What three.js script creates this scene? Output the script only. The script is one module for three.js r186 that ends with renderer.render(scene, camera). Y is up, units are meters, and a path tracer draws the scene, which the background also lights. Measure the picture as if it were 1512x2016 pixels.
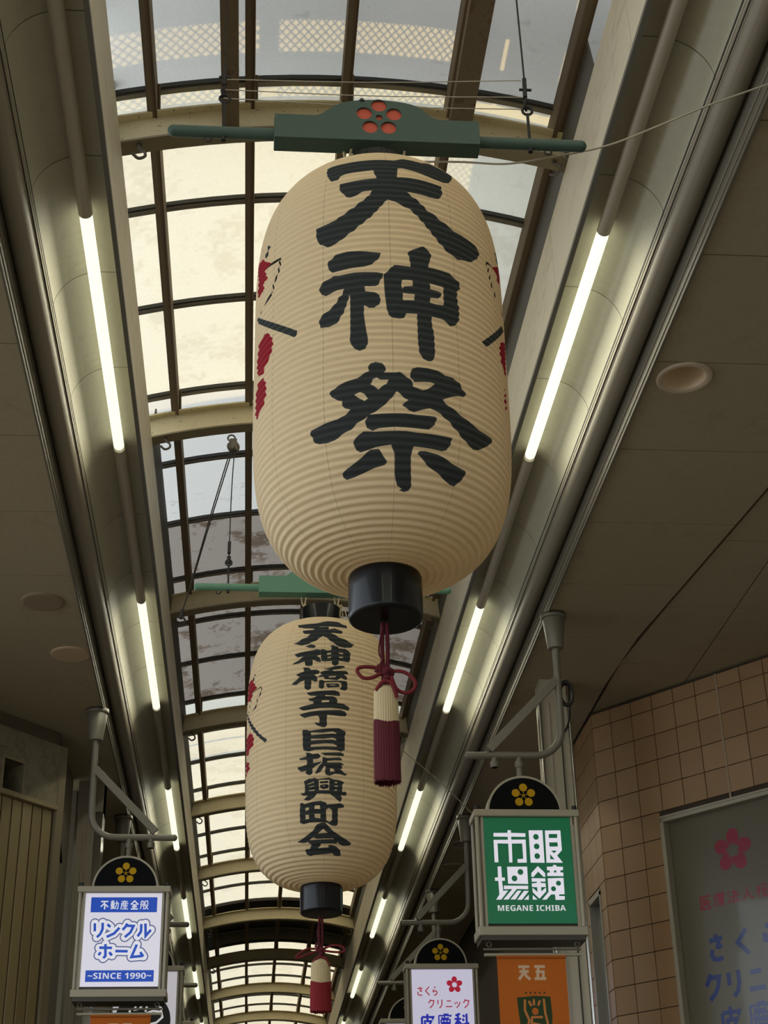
import * as THREE from 'three';
import { mergeGeometries, toCreasedNormals } from 'three/addons/utils/BufferGeometryUtils.js';
import { RoundedBoxGeometry } from 'three/addons/geometries/RoundedBoxGeometry.js';
import { RectAreaLightUniformsLib } from 'three/addons/lights/RectAreaLightUniformsLib.js';

// ---------------------------------------------------------------- camera, sky, sun, exposure
// World: x to the right across the arcade, y up, the arcade runs away along -z. Heights in the builders are measured from
// the lens (1.6 m above the paving), "depth" is metres along the arcade.
const EYE = 1.6, AXIS = 0.42;
const scene = new THREE.Scene();
const camera = new THREE.PerspectiveCamera(36.81, 1512 / 2016, 0.05, 200);
camera.position.set(0, EYE, 0);
camera.up.set(-0.01934, 0.88522, 0.46478);
camera.lookAt(0.07993, EYE + 0.46475, -0.88183);
const renderer = new THREE.WebGLRenderer();
renderer.toneMapping = THREE.LinearToneMapping;
renderer.toneMappingExposure = 1.1;
renderer.shadowMap.enabled = true;
RectAreaLightUniformsLib.init();
scene.background = new THREE.Color(0.76, 0.84, 0.93);
scene.backgroundIntensity = 2.3;
const sun = new THREE.DirectionalLight(0xffdf94, 3.7);
sun.position.set(AXIS + 16, EYE + 5.95 + 20, -9 + 1.2);
sun.target.position.set(AXIS, EYE + 5.95, -9);
sun.castShadow = true;
Object.assign(sun.shadow.camera, { left: -30, right: 30, top: 30, bottom: -30, near: 1, far: 80 });
sun.shadow.mapSize.set(4096, 4096);
scene.add(sun, sun.target);

// ---------------------------------------------------------------- helpers
let seed = 7;
const rnd = () => { seed = (seed * 1664525 + 1013904223) >>> 0; return seed / 4294967296; };
const taken = {};
const numbered = (name) => { const n = taken[name] = (taken[name] ?? -1) + 1; return n ? `${name}_${String(n).padStart(3, '0')}` : name; };
const pt = (x, h, d) => new THREE.Vector3(x, EYE + h, -d);
function lit(m) { m.castShadow = true; m.receiveShadow = true; return m; }
function part(parent, name, geometry, material, label) {
  const m = lit(new THREE.Mesh(geometry, material)); m.name = name;
  if (label) m.userData.label = label;
  parent.add(m); return m;
}
function tag(o, label, category, group) { o.userData.label = label; o.userData.category = category; if (group) o.userData.group = group; return o; }
function thing(name, label, category, x, h, d, group) {
  const g = new THREE.Group(); g.name = numbered(name); g.position.copy(pt(x, h, d)); scene.add(g);
  return tag(g, label, category, group);
}
function solo(name, geometry, material, label, category, group) {
  const m = lit(new THREE.Mesh(geometry, material)); m.name = numbered(name); scene.add(m);
  return tag(m, label, category, group);
}
function struct(name, label, category) {
  const g = new THREE.Group(); g.name = name; g.userData = { kind: 'structure', label, category }; scene.add(g); return g;
}
const std = (color, roughness = 0.7, metalness = 0, extra = {}) => new THREE.MeshStandardMaterial({ color, roughness, metalness, ...extra });
const phys = (o) => new THREE.MeshPhysicalMaterial(o);
// geometry between two corners given as (x, height, depth)
function box(x0, x1, h0, h1, d0, d1, r = 0) {
  const w = Math.abs(x1 - x0), h = Math.abs(h1 - h0), d = Math.abs(d1 - d0);
  const g = r ? new RoundedBoxGeometry(w, h, d, 2, Math.min(r, w / 2.01, h / 2.01, d / 2.01)) : new THREE.BoxGeometry(w, h, d);
  return g.translate((x0 + x1) / 2, EYE + (h0 + h1) / 2, -(d0 + d1) / 2);
}
// a profile of [x, height] points run along the arcade from depth d0 to d1
function run(profile, d0, d1, crease = 0.5, holes = []) {
  const s = new THREE.Shape(profile.map(([x, h]) => new THREE.Vector2(x, h)));
  for (const hole of holes) s.holes.push(hole);
  const g = new THREE.ExtrudeGeometry(s, { depth: d1 - d0, bevelEnabled: false, curveSegments: 24 });
  g.translate(0, EYE, -d1);
  return crease ? toCreasedNormals(g, crease) : g;
}
const tube = (points, r, n = 24, seg = 8, closed = false) => new THREE.TubeGeometry(new THREE.CatmullRomCurve3(points, closed, 'catmullrom', 0.5), n, r, seg, closed);
const rod = (a, b, r, seg = 10) => {
  const d = new THREE.Vector3().subVectors(b, a), g = new THREE.CylinderGeometry(r, r, d.length(), seg);
  g.applyQuaternion(new THREE.Quaternion().setFromUnitVectors(new THREE.Vector3(0, 1, 0), d.clone().normalize()));
  return g.translate((a.x + b.x) / 2, (a.y + b.y) / 2, (a.z + b.z) / 2);
};
const ORD = ['', 'first', 'second', 'third', 'fourth', 'fifth', 'sixth', 'seventh', 'eighth', 'ninth', 'tenth', 'eleventh'];
const beyond = (k) => (k >= 0 ? `${ORD[k + 1]} beyond the large-character lantern` : k === -1 ? 'just before the large-character lantern' : `${ORD[-k]} before the large-character lantern`);
const merged = (list) => mergeGeometries(list.map((g) => { const q = g.index ? g.toNonIndexed() : g; for (const k of Object.keys(q.attributes)) if (!['position', 'normal', 'uv'].includes(k)) q.deleteAttribute(k); return q; }));
const lathe = (pts, seg = 32) => new THREE.LatheGeometry(pts.map(([r, y]) => new THREE.Vector2(r, y)), seg);

// ---------------------------------------------------------------- textures
function valueNoise(w, h, cell, s0) {
  const gw = Math.ceil(w / cell), gh = Math.ceil(h / cell), g = new Float32Array(gw * gh); let s = s0 >>> 0;
  for (let i = 0; i < g.length; i++) { s = (s * 1664525 + 1013904223) >>> 0; g[i] = s / 4294967296; }
  return (x, y) => {
    const fx = x / cell, fy = y / cell, ix = Math.floor(fx), iy = Math.floor(fy), tx = fx - ix, ty = fy - iy, a = tx * tx * (3 - 2 * tx), b = ty * ty * (3 - 2 * ty);
    const at = (i, j) => g[(((j % gh) + gh) % gh) * gw + (((i % gw) + gw) % gw)];
    return (at(ix, iy) * (1 - a) + at(ix + 1, iy) * a) * (1 - b) + (at(ix, iy + 1) * (1 - a) + at(ix + 1, iy + 1) * a) * b;
  };
}
function dataMap(w, h, f, srgb = true) {
  const data = new Uint8Array(w * h * 4);
  for (let y = 0; y < h; y++) for (let x = 0; x < w; x++) {
    const c = f(x, y), i = (y * w + x) * 4;
    data[i] = Math.max(0, Math.min(255, c[0])); data[i + 1] = Math.max(0, Math.min(255, c[1])); data[i + 2] = Math.max(0, Math.min(255, c[2])); data[i + 3] = 255;
  }
  const t = new THREE.DataTexture(data, w, h); t.wrapS = t.wrapT = THREE.RepeatWrapping; t.magFilter = THREE.LinearFilter;
  if (srgb) t.colorSpace = THREE.SRGBColorSpace;
  t.needsUpdate = true; return t;
}
const mix3 = (a, b, t) => [a[0] + (b[0] - a[0]) * t, a[1] + (b[1] - a[1]) * t, a[2] + (b[2] - a[2]) * t];
// base colour with blotches and specks of a second colour
function stained(w, h, base, second, blotch, speck, s) {
  const n1 = valueNoise(w, h, w / 4, s), n2 = valueNoise(w, h, w / 12, s + 1), n3 = valueNoise(w, h, w / 48, s + 2), n4 = valueNoise(w, h, 3, s + 3);
  return dataMap(w, h, (x, y) => {
    const b = n1(x, y) * 0.45 + n2(x, y) * 0.3 + n3(x, y) * 0.25, k = Math.max(0, Math.min(1, (b - (1 - blotch)) * 5)), p = n4(x, y) > 1 - speck ? 0.75 : 0;
    const g = (n4(x, y) - 0.5) * 6;
    return mix3(base, second, Math.max(k * 0.85, p)).map((v) => v + g);
  });
}
function canvasMap(w, h, draw) {
  const c = document.createElement('canvas'); c.width = w; c.height = h; draw(c.getContext('2d'), w, h);
  const t = new THREE.CanvasTexture(c); t.colorSpace = THREE.SRGBColorSpace; t.magFilter = THREE.LinearFilter; t.anisotropy = 8; return t;
}

// ---------------------------------------------------------------- lettering: brush outlines on the lanterns as [degrees round, millimetres up] pairs, strokes for the signs on a 100 x 100 grid
const INK_FESTIVAL = [[-31.1,650,-25.5,659,-22.0,654,-13.6,656,-4.2,659,0.3,658,5.8,669,14.7,687,21.4,692,31.2,709,40.4,713,43.8,705,38.1,646,33.5,601,30.2,593,24.8,592,18.0,598,12.4,602,7.9,605,5.6,603,-0.2,596,-5.9,594,-13.2,588,-19.7,582,-22.6,575,-24.0,562,-26.8,560,-28.7,583,-30.5,619],[-6.4,596,-6.2,578,-4.8,543,4.6,547,5.6,605],[-22.2,534,-15.9,540,-10.2,543,-4.8,545,4.4,550,11.7,555,17.8,556,23.8,554,27.6,555,27.3,538,27.4,516,25.2,487,23.1,476,20.0,474,15.2,477,12.3,478,8.1,479,3.6,477,-6.6,479,-11.2,475,-14.3,464,-17.0,456,-19.0,464,-20.8,484,-22.5,506],[-6.6,484,-8.8,452,-15.6,405,-23.4,364,-31.2,352,-33.1,347,-33.3,329,-33.0,304,-33.0,303,-31.4,274,-27.6,253,-25.6,254,-23.3,259,-20.8,270,-20.0,277,-15.6,301,-7.8,356,-4.9,385,-2.1,416,-0.0,438,3.6,483],[8.1,483,14.9,438,17.6,413,21.6,395,28.0,367,31.9,356,36.5,355,40.3,346,44.9,342,48.4,331,46.5,295,41.3,256,36.1,240,32.5,231,29.3,240,26.1,254,23.8,271,21.2,293,18.1,323,15.7,347,12.5,377,9.8,398,6.3,413,3.6,423,-0.0,438,-3.3,480],[-27.6,175,-27.0,189,-23.9,208,-18.4,212,-13.1,208,-3.7,198,-4.3,180,-5.6,165,-7.7,150,-11.6,143,-17.4,142,-22.0,137,-25.1,136,-26.8,152],[-31.5,91,-29.6,106,-24.8,123,-22.3,120,-15.3,122,-10.6,120,-5.5,116,-2.9,107,-3.5,90,-4.4,80,-5.1,64,-6.4,56,-9.2,56,-11.0,59,-11.0,46,-10.8,40,-6.9,31,-4.9,20,-4.3,0,-5.0,-20,-7.1,-33,-9.4,-32,-11.4,-20,-11.6,-54,-11.1,-96,-10.5,-133,-10.0,-158,-10.2,-179,-11.2,-195,-13.7,-200,-15.8,-191,-17.2,-172,-17.9,-149,-17.5,-138,-17.4,-40,-17.4,25,-17.7,28,-18.7,0,-20.3,-38,-22.2,-61,-23.3,-79,-26.9,-85,-30.8,-81,-31.6,-60,-31.6,-43,-30.2,-31,-27.4,-18,-24.0,2,-22.4,26,-21.0,36,-19.9,59,-23.2,58,-26.2,49,-28.5,46,-30.5,57,-31.6,78],[-2.8,90,-2.8,103,2.0,148,9.1,146,8.7,179,8.0,204,11.0,224,15.0,240,18.0,227,18.8,207,17.8,179,17.0,154,20.9,155,27.6,155,30.7,145,32.7,133,33.4,111,31.4,92,31.2,69,31.5,37,32.0,21,31.7,-28,29.4,-57,27.1,-66,24.8,-58,22.7,-50,17.7,-51,17.8,-83,18.6,-121,18.7,-199,17.9,-222,17.0,-230,15.4,-235,13.3,-225,11.7,-210,11.2,-158,11.2,-90,11.2,-50,6.4,-54,5.5,-71,3.7,-77,0.6,-74,-1.1,-60,-1.8,-37,-2.5,25],[-10.2,-270,-9.2,-254,-7.1,-249,-4.5,-254,-2.8,-275,-3.0,-287,-3.9,-294,0.9,-293,3.0,-290,5.5,-303,7.2,-314,8.5,-329,8.3,-343,12.5,-351,14.4,-346,18.0,-319,15.8,-316,9.0,-323,7.5,-308,7.3,-292,8.3,-272,10.4,-266,15.0,-263,19.8,-266,23.1,-274,27.2,-274,30.1,-288,32.2,-310,33.5,-323,32.5,-335,29.8,-340,25.5,-352,23.4,-362,21.4,-373,24.7,-391,29.6,-406,35.4,-425,41.8,-435,51.1,-436,49.5,-459,45.5,-486,41.0,-510,38.4,-515,34.6,-507,31.7,-492,28.3,-472,24.3,-447,20.6,-428,18.4,-422,15.8,-413,12.4,-424,8.7,-435,6.6,-432,3.7,-416,4.3,-407,6.4,-395,5.2,-390,2.9,-373,1.5,-363,-0.8,-390,-4.6,-422,-8.2,-441,-9.7,-448,-11.8,-459,-15.4,-476,-18.2,-496,-22.3,-508,-25.6,-522,-28.6,-527,-32.6,-523,-35.2,-512,-35.7,-495,-36.8,-482,-36.5,-465,-29.6,-456,-23.5,-451,-20.6,-440,-17.9,-424,-20.2,-416,-21.4,-405,-21.5,-386,-23.5,-380,-26.0,-365,-27.0,-350,-26.2,-341,-23.4,-327,-20.3,-319,-14.9,-307,-11.6,-292,-9.8,-285],[-12.1,-472,-10.5,-450,-7.6,-449,5.3,-444,9.9,-446,18.0,-441,18.7,-447,17.7,-472,15.2,-491,12.4,-493,3.9,-493,0.9,-493,-1.9,-495,-6.3,-499,-9.0,-507,-11.3,-495],[-17.6,-540,-15.0,-516,-12.8,-507,-7.8,-510,5.2,-507,9.9,-509,17.8,-507,26.3,-505,25.4,-530,23.8,-550,21.5,-558,16.5,-557,8.5,-557,7.5,-584,7.5,-606,7.8,-638,8.5,-679,7.5,-693,5.1,-697,2.6,-693,4.1,-689,1.6,-680,0.4,-652,0.3,-587,-1.2,-555,-8.0,-562,-11.1,-569,-14.5,-576,-16.3,-567],[-10.2,-569,-6.5,-568,-5.1,-587,-3.0,-611,-4.2,-620,-8.4,-628,-13.3,-640,-18.3,-651,-21.8,-655,-23.6,-646,-23.7,-635,-21.1,-621,-17.0,-607,-12.7,-584],[10.2,-580,11.4,-569,13.9,-567,19.9,-571,27.3,-589,35.0,-599,35.1,-614,32.7,-640,30.1,-656,27.7,-656,25.1,-648,21.7,-634,19.0,-626,14.7,-611,12.5,-591],[-80.2,176,-64.7,80,-42.9,-55,-44.6,-75,-60.8,26,-78.6,141],[-66.9,427,-64.5,407,-68.1,377,-70.5,386],[46.1,-64,68.9,108,75.6,123,48.5,-79],[68.2,435,74.5,470,76.3,425,72.6,401]];
const GAP_FESTIVAL = [[4.9,81,5.7,87,9.6,90,9.8,67,6.2,60,5.0,47,4.7,63],[5.2,31,7.1,29,10.4,30,10.2,5,5.2,-1],[17.4,89,24.1,89,24.0,13,20.1,7,17.4,10,17.5,26,21.1,33,22.5,44,23.2,61,21.9,66,17.8,67],[-9.4,-335,-8.2,-317,-6.7,-311,-5.3,-321,-1.8,-321,-2.7,-335,-6.1,-356],[-16.2,-372,-13.8,-361,-11.8,-373,-10.5,-388,-11.9,-399]];
const RED_FESTIVAL = [[-70.4,372,-60.8,311,-69.7,328,-65.7,267,-70.4,283,-70.2,234,-74.3,248,-77.7,240,-80.9,284,-79.5,330,-86.4,433,-74.2,407],[-75.6,28,-68.8,43,-64.5,28,-60.3,-14,-59.7,-45,-61.7,-81,-65.9,-99,-69.0,-121,-76.1,-103,-78.7,-45],[-75.9,-133,-68.9,-140,-65.5,-177,-65.4,-226,-68.4,-260,-76.6,-274,-79.9,-243,-79.5,-164],[58.8,315,76.5,415,77.5,371,69.4,289,66.5,322],[63.4,-8,66.6,28,79.2,86,71.9,-91,65.4,-82,63.4,-42],[68.6,-153,69.2,-227,68.1,-268,65.8,-223]];
const LINE_FESTIVAL = [[-69.0,324,-55.1,305,-55.0,278,-56.7,239,-59.4,222,-60.9,182],[-61.4,180,-69.5,170,-73.4,156],[54.1,313,57.3,237,62.9,193,74.6,182],[54.1,313,59.5,321]];
const INK_ASSOCIATION = [[-25.3,703,-8.7,710,5.1,726,13.8,725,21.9,708,22.3,682,18.8,674,12.2,675,4.8,675,-2.9,671,-9.1,662,-18.2,667,-22.9,681],[-18.7,646,-9.0,651,-8.7,666,4.3,672,4.2,657,9.6,664,14.9,655,16.3,636,14.8,626,6.1,629,7.3,616,15.1,588,25.2,557,22.1,531,16.4,518,12.3,523,7.6,548,4.4,569,-0.8,601,-6.1,568,-12.5,542,-18.6,538,-26.0,556,-20.6,571,-15.3,592,-11.3,612,-15.6,619,-18.0,633],[-15.6,528,-10.8,541,-7.6,534,-6.6,521,-8.0,511,-12.3,515],[-23.7,479,-18.2,487,-11.5,495,-6.0,505,-2.9,500,-2.9,465,-5.9,455,-3.6,445,-2.5,428,-2.9,414,-5.9,418,-9.0,433,-9.1,393,-12.0,389,-14.7,396,-15.2,423,-19.9,414,-25.2,413,-22.0,429,-16.1,457,-20.9,455],[-2.9,500,-1.3,506,2.6,495,5.4,501,5.8,515,4.3,525,7.1,537,10.7,525,11.4,512,16.4,513,19.7,506,21.0,491,20.0,431,17.9,422,15.0,426,11.0,427,10.8,405,7.8,390,5.9,403,5.6,423,0.2,418,-2.1,421,-2.7,445],[-16.3,384,-12.0,381,-10.1,367,-5.9,367,-3.6,352,-4.0,342,-7.8,333,-5.5,316,-5.3,290,-7.0,286,-9.8,298,-10.2,247,-12.6,237,-15.1,250,-15.2,301,-18.5,291,-21.6,278,-25.2,282,-22.4,305,-18.9,324,-22.1,344,-15.4,357],[-1.4,371,4.0,379,10.9,396,14.9,399,15.9,387,11.7,376,6.2,366,6.6,357,15.6,367,17.6,362,18.4,346,14.8,343,16.7,332,17.5,310,15.1,310,12.7,318,9.2,300,0.1,306,-0.6,319,-5.5,316,-1.7,335,-3.6,342,-2.1,352,3.2,362,3.2,367],[-4.0,298,-1.4,298,-0.2,291,12.7,300,16.7,299,17.6,281,17.4,248,15.4,238,13.0,241,11.5,249,12.7,257,12.9,283,10.8,288,-0.2,283,-0.4,251,-2.1,243,-4.4,251,-4.2,280],[1.2,277,9.6,280,11.5,275,11.1,256,2.4,250,1.2,261],[-13.4,219,-5.9,226,1.6,230,7.6,234,11.1,223,12.0,200,7.6,199,0.5,203,0.5,194,6.1,195,8.7,187,9.9,171,9.1,155,14.5,153,18.0,140,18.8,128,18.4,115,13.3,120,5.7,123,-3.6,121,-11.1,114,-15.6,110,-17.9,118,-19.3,129,-14.1,141,-8.5,150,-8.1,160,-11.1,167,-12.4,181,-7.4,188,-5.9,196,-10.4,199,-12.2,208],[-18.9,87,-11.1,98,-3.6,105,3.8,109,12.1,114,15.2,106,16.8,88,16.0,76,11.3,74,1.9,80,1.5,45,1.7,14,0.0,0,-2.2,1,-5.5,14,-7.9,31,-4.0,27,-3.8,58,-5.1,74,-10.3,69,-14.8,62,-17.1,72],[-16.7,-11,-13.7,-10,-11.0,-18,0.0,-8,10.5,-3,15.5,-16,15.9,-25,15.0,-48,15.0,-132,12.3,-143,9.2,-138,0.0,-136,-7.3,-138,-12.1,-144,-15.5,-136,-16.2,-117,-16.3,-49],[-14.3,-152,-11.7,-152,-8.8,-164,-5.1,-160,-3.3,-171,-3.1,-181,-5.1,-193,-8.6,-195,-8.4,-216,-2.6,-208,-2.9,-220,-7.3,-238,-9.0,-249,-9.0,-279,-11.0,-291,-13.2,-282,-14.3,-271,-13.2,-262,-17.3,-266,-20.0,-246,-20.0,-235,-17.7,-235,-13.2,-226,-13.0,-196,-18.1,-195,-19.1,-185,-13.6,-174,-13.2,-165],[-3.3,-156,3.7,-153,11.9,-148,14.5,-160,13.8,-171,7.4,-171,-0.0,-171],[-2.2,-184,-0.7,-181,2.2,-187,10.7,-179,12.8,-188,12.2,-199,7.3,-200,1.8,-205,1.8,-214,11.8,-210,14.5,-221,12.2,-231,13.3,-243,12.2,-250,11.0,-250,14.1,-270,17.1,-279,14.8,-290,11.0,-281,7.3,-281,3.6,-295,1.1,-290,0.2,-275,0.7,-238,-0.4,-235,-2.9,-269,-5.9,-280,-7.3,-280,-4.4,-238,-2.2,-220,-1.5,-196],[-15.2,-324,-11.7,-308,-9.1,-309,-7.7,-304,-5.1,-313,3.2,-304,6.9,-315,10.3,-317,14.4,-329,12.9,-345,12.9,-387,15.2,-383,16.4,-394,15.6,-406,11.8,-405,12.6,-420,12.2,-440,11.1,-444,8.1,-427,4.0,-401,-5.9,-399,-7.7,-422,-11.8,-438,-15.5,-433,-12.5,-409,-16.2,-407,-17.9,-394,-14.7,-393,-14.5,-357],[-18.2,-451,-16.7,-449,-14.8,-458,-9.2,-446,-3.0,-441,1.1,-454,1.3,-464,7.4,-459,11.5,-453,14.6,-464,14.3,-476,9.7,-484,10.1,-573,8.6,-582,5.1,-580,1.6,-564,-3.8,-562,-11.4,-562,-16.1,-570,-18.8,-561,-18.8,-502],[-6.1,-575,-2.6,-565,0.4,-565,3.2,-586,7.2,-612,14.5,-639,23.2,-666,21.8,-679,16.9,-684,13.2,-678,10.8,-665,10.5,-674,-3.1,-675,-3.1,-686,-5.7,-698,3.9,-694,3.3,-685,5.9,-683,10.4,-689,14.5,-707,15.9,-733,12.8,-736,9.2,-733,8.0,-722,0.6,-726,-10.2,-731,-12.8,-737,-15.8,-726,-17.3,-709,-15.5,-700,-12.8,-701,-10.8,-682,-13.5,-666,-17.4,-669,-23.0,-663,-16.9,-643,-9.3,-609],[-89.5,238,-83.0,222,-66.8,107,-56.1,27,-46.7,-31,-49.3,-41,-59.4,23,-70.4,97],[-71.2,410,-68.9,403,-66.2,437,-68.7,446]];
const GAP_ASSOCIATION = [[2.0,476,5.3,480,5.3,472,2.2,465],[2.1,448,5.2,453,5.0,445,2.5,443],[11.5,484,14.9,482,14.7,475,11.4,477],[11.3,455,14.6,456,14.3,449,11.5,447],[3.2,322,8.5,326,8.5,318,3.2,314],[4.1,269,8.0,272,8.0,266,4.1,264],[-1.8,168,3.4,170,3.3,158,-2.5,155],[-10.3,-31,-1.4,-34,6.0,-24,8.6,-33,8.6,-39,6.0,-38,-1.4,-42,-9.9,-46],[-10.1,-68,-0.7,-70,5.9,-63,8.7,-71,8.5,-78,5.9,-75,-0.7,-76,-10.1,-79],[-10.3,-105,0.0,-99,5.9,-100,9.1,-108,8.9,-115,0.0,-115,-10.3,-117],[3.8,-250,5.8,-250,7.5,-267,3.8,-270],[-12.8,-339,-7.7,-328,-7.7,-333,-12.6,-343],[-11.5,-359,-7.7,-352,-7.7,-357,-11.4,-362],[-11.6,-378,-7.3,-375,-7.7,-383,-11.4,-383],[-4.4,-320,3.4,-319,3.2,-379,-4.2,-379],[7.1,-330,9.3,-330,9.3,-336,7.3,-337],[7.3,-351,9.5,-353,9.5,-358,7.3,-359],[7.1,-375,9.2,-374,9.0,-381,7.1,-381],[-14.3,-480,-11.7,-477,-11.7,-492,-14.4,-498],[-14.5,-519,-11.8,-519,-11.9,-542,-14.6,-544],[-7.4,-467,-3.7,-466,-3.3,-489,-7.6,-488],[-7.7,-516,-3.2,-516,-3.3,-541,-7.5,-536],[0.9,-492,2.9,-483,5.4,-494,5.5,-550,3.8,-561,1.2,-553],[-1.1,-599,2.5,-620,-5.6,-625],[-12.1,-654,-8.9,-642,-6.3,-651,7.6,-648,7.6,-653,-12.1,-658]];
const INK_INNER = [[-3.7,-329,2.5,-325,2.5,-336,-3.3,-339],[-3.3,-348,1.8,-343,3.1,-352,2.5,-367,-1.1,-373,-3.5,-364]];
const GAP_INNER = [[-1.7,-359,0.3,-351,-0.4,-358,-1.3,-361]];
const RED_ASSOCIATION = [[-87.7,435,-74.4,435,-62.3,340,-70.0,326,-73.7,282,-88.9,319],[-89.5,85,-71.7,78,-65.2,26,-66.1,-17,-79.4,-51,-89.4,-24],[-89.4,-62,-74.7,-109,-72.7,-159,-85.0,-173]];
const LINE_ASSOCIATION = [[-70.0,326,-55.2,326,-55.7,288,-60.6,261,-62.2,219,-74.3,197],[-70.0,326,-78.4,217]];
const LOGO_EYEWEAR = [[113,179,274,177,275,147,313,146,315,177,479,182,477,224,312,222,314,256,478,254,474,519,370,520,369,480,436,475,435,300,316,301,311,517,274,518,275,302,152,299,152,516,108,516,109,259,273,257,275,223,111,221],[518,148,679,147,677,521,518,519],[706,149,885,147,886,377,827,437,888,520,699,520],[139,564,180,562,181,688,214,688,214,724,180,725,188,841,203,834,246,833,161,935,103,936,142,878,138,725,102,726,100,689,137,685],[246,566,475,564,474,761,247,757],[198,779,473,780,470,820,342,817,241,934,183,935,291,818,196,819],[349,835,393,835,321,933,263,934],[422,837,477,838,394,936,339,937],[474,881,470,937,416,936],[518,637,597,558,673,635,677,679,652,679,597,621,537,684,516,677],[518,695,672,697,674,734,615,734,618,749,672,752,673,795,618,796,619,843,673,799,674,843,591,926,520,852,519,801,574,851,574,797,516,794,515,754,574,749,575,735,516,735],[518,884,569,936,514,935],[700,565,770,564,771,545,808,545,811,563,884,566,882,603,852,607,850,629,882,632,882,673,698,671,699,635,729,631,730,608,699,605],[700,697,880,691,880,876,817,877,816,895,880,897,876,938,773,939,770,878,726,878,671,936,620,936,699,850]];
const LOGO_EYEWEAR_GAPS = [[748,190,845,189,842,235,745,236],[745,287,842,286,842,334,747,335],[761,382,827,381,794,411],[747,423,794,480,745,479],[778,608,804,608,804,631,776,630]];
const LOGO_EYEWEAR_DOTS = [[598,223],[599,333],[598,444],[395,625],[323,698],[819,752],[758,814]];
const HOME_STROKES = [[143,392,148,496],[243,385,247,466,222,530,180,573],[305,407,347,440],[305,568,399,525,464,450],[563,396,540,440,506,479],[556,424,645,429,608,513,539,572],[745,403,745,500,704,563],[797,396,808,557,873,478],[219,706,384,709],[297,660,305,812,278,839],[242,763,216,802],[351,765,389,805],[427,750,588,753],[700,667,639,826,783,813],[749,764,792,821]];

const GLYPHS = {
  fu: '8,14 92,14;54,14 40,42 8,70;54,38 54,98;62,46 92,74',
  dou: '10,12 46,6;4,24 52,24;28,10 28,86;12,36 46,36 46,62 12,62 12,36;12,49 46,49;8,75 50,75;4,92 54,86;58,32 94,32 92,80 84,95 76,88;75,6 74,45 56,96',
  san: '50,2 50,14;14,15 88,15;34,20 40,31;66,20 60,31;10,35 94,35;18,35 16,66 6,98;38,40 28,58;32,54 88,54;30,72 84,72;22,94 94,94;58,42 58,94',
  zen: '50,4 30,28 6,46;50,4 70,28 96,46;26,50 76,50;22,70 80,70;10,94 92,94;50,50 50,94',
  pan: '24,2 20,12;10,14 44,14 44,90 36,98;10,14 10,70 4,98;27,24 28,36;2,48 54,48;27,58 28,70;60,8 58,30 52,42;60,8 86,8 86,34 97,36;54,52 90,52 78,78 52,98;60,58 74,80 98,98',
  sa: '14,26 84,22;46,6 58,34 72,58;70,54 44,48;26,58 18,74 26,90 48,96 78,92',
  ku: '72,6 48,28 22,50 48,70 76,96',
  ra: '34,8 58,18;26,34 24,66;24,66 44,50 66,50 78,66 70,86 34,96',
  ku2: '40,6 30,26 12,46;38,20 84,20 74,54 54,78 26,96',
  ri: '22,12 22,56;74,8 74,50 62,80 40,96',
  ni: '24,24 78,24;10,82 92,82',
  tsu: '14,38 22,58;40,32 48,52;82,34 70,66 36,94',
  hi: '16,22 90,22 84,36;16,22 16,60 4,96;52,4 52,44;28,46 76,46 60,74 24,98;30,54 56,80 92,98',
  fu2: '50,2 50,12;52,7 78,7;14,14 92,14 88,22;14,14 14,60 4,98;34,20 34,30 74,30 76,22;50,16 50,30;28,38 86,38 86,54 28,54 28,38;46,38 46,54;66,38 66,54;28,62 84,62 84,98;28,62 28,98;28,74 84,74;28,85 84,85',
  ka: '40,4 10,14;4,34 46,34;26,12 26,98;26,40 4,72;28,46 46,62;58,12 70,22;54,34 66,44;46,68 98,58;82,4 82,98',
  ten: '8,10 92,10;14,42 86,42;50,10 46,54 8,96;52,46 66,74 94,96',
  go: '8,8 92,8;40,8 28,92;16,44 76,44 74,92;4,92 96,92',
  i: '6,8 94,8;10,8 10,94 96,94;40,14 30,30;24,36 82,36;16,56 90,56;54,36 54,56 24,84;56,60 84,84',
  ryo: '52,2 52,12;16,12 96,12;18,12 16,60 4,98;4,30 12,40;30,26 92,26;60,16 40,50;62,26 90,50;44,46 78,46 78,68 44,68 44,46;44,57 78,57;60,70 60,98;44,78 34,94;74,78 90,94',
  hou: '10,8 22,18;4,36 18,44;6,96 26,58;38,24 90,24;62,4 62,50;30,50 98,50;60,50 40,88 84,84;76,68 92,98',
  jin: '50,4 44,46 6,96;50,40 66,72 96,96',
  sakura: '4,28 40,28;22,4 22,98;22,34 4,66;24,38 38,54;50,8 58,22;68,4 74,20;92,6 82,24;44,46 98,46;66,30 52,66 88,96;86,46 76,74 44,98',
  kai: '50,4 30,28 4,46;50,4 72,28 96,46;28,46 74,46;12,64 90,64;42,64 22,92 76,88;66,76 86,98',
};
function glyph(ctx, name, x, y, w, h, width, color) {
  ctx.strokeStyle = color; ctx.lineWidth = width; ctx.lineCap = 'butt'; ctx.lineJoin = 'miter';
  for (const stroke of GLYPHS[name].split(';')) {
    ctx.beginPath();
    stroke.trim().split(' ').forEach((p, k) => { const [a, b] = p.split(',').map(Number); ctx[k ? 'lineTo' : 'moveTo'](x + a * w / 100, y + b * h / 100); });
    ctx.stroke();
  }
}
function outline(ctx, flat, map) { ctx.beginPath(); for (let k = 0; k < flat.length; k += 2) { const [a, b] = map(flat[k], flat[k + 1]); ctx[k ? 'lineTo' : 'moveTo'](a, b); } }
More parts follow.
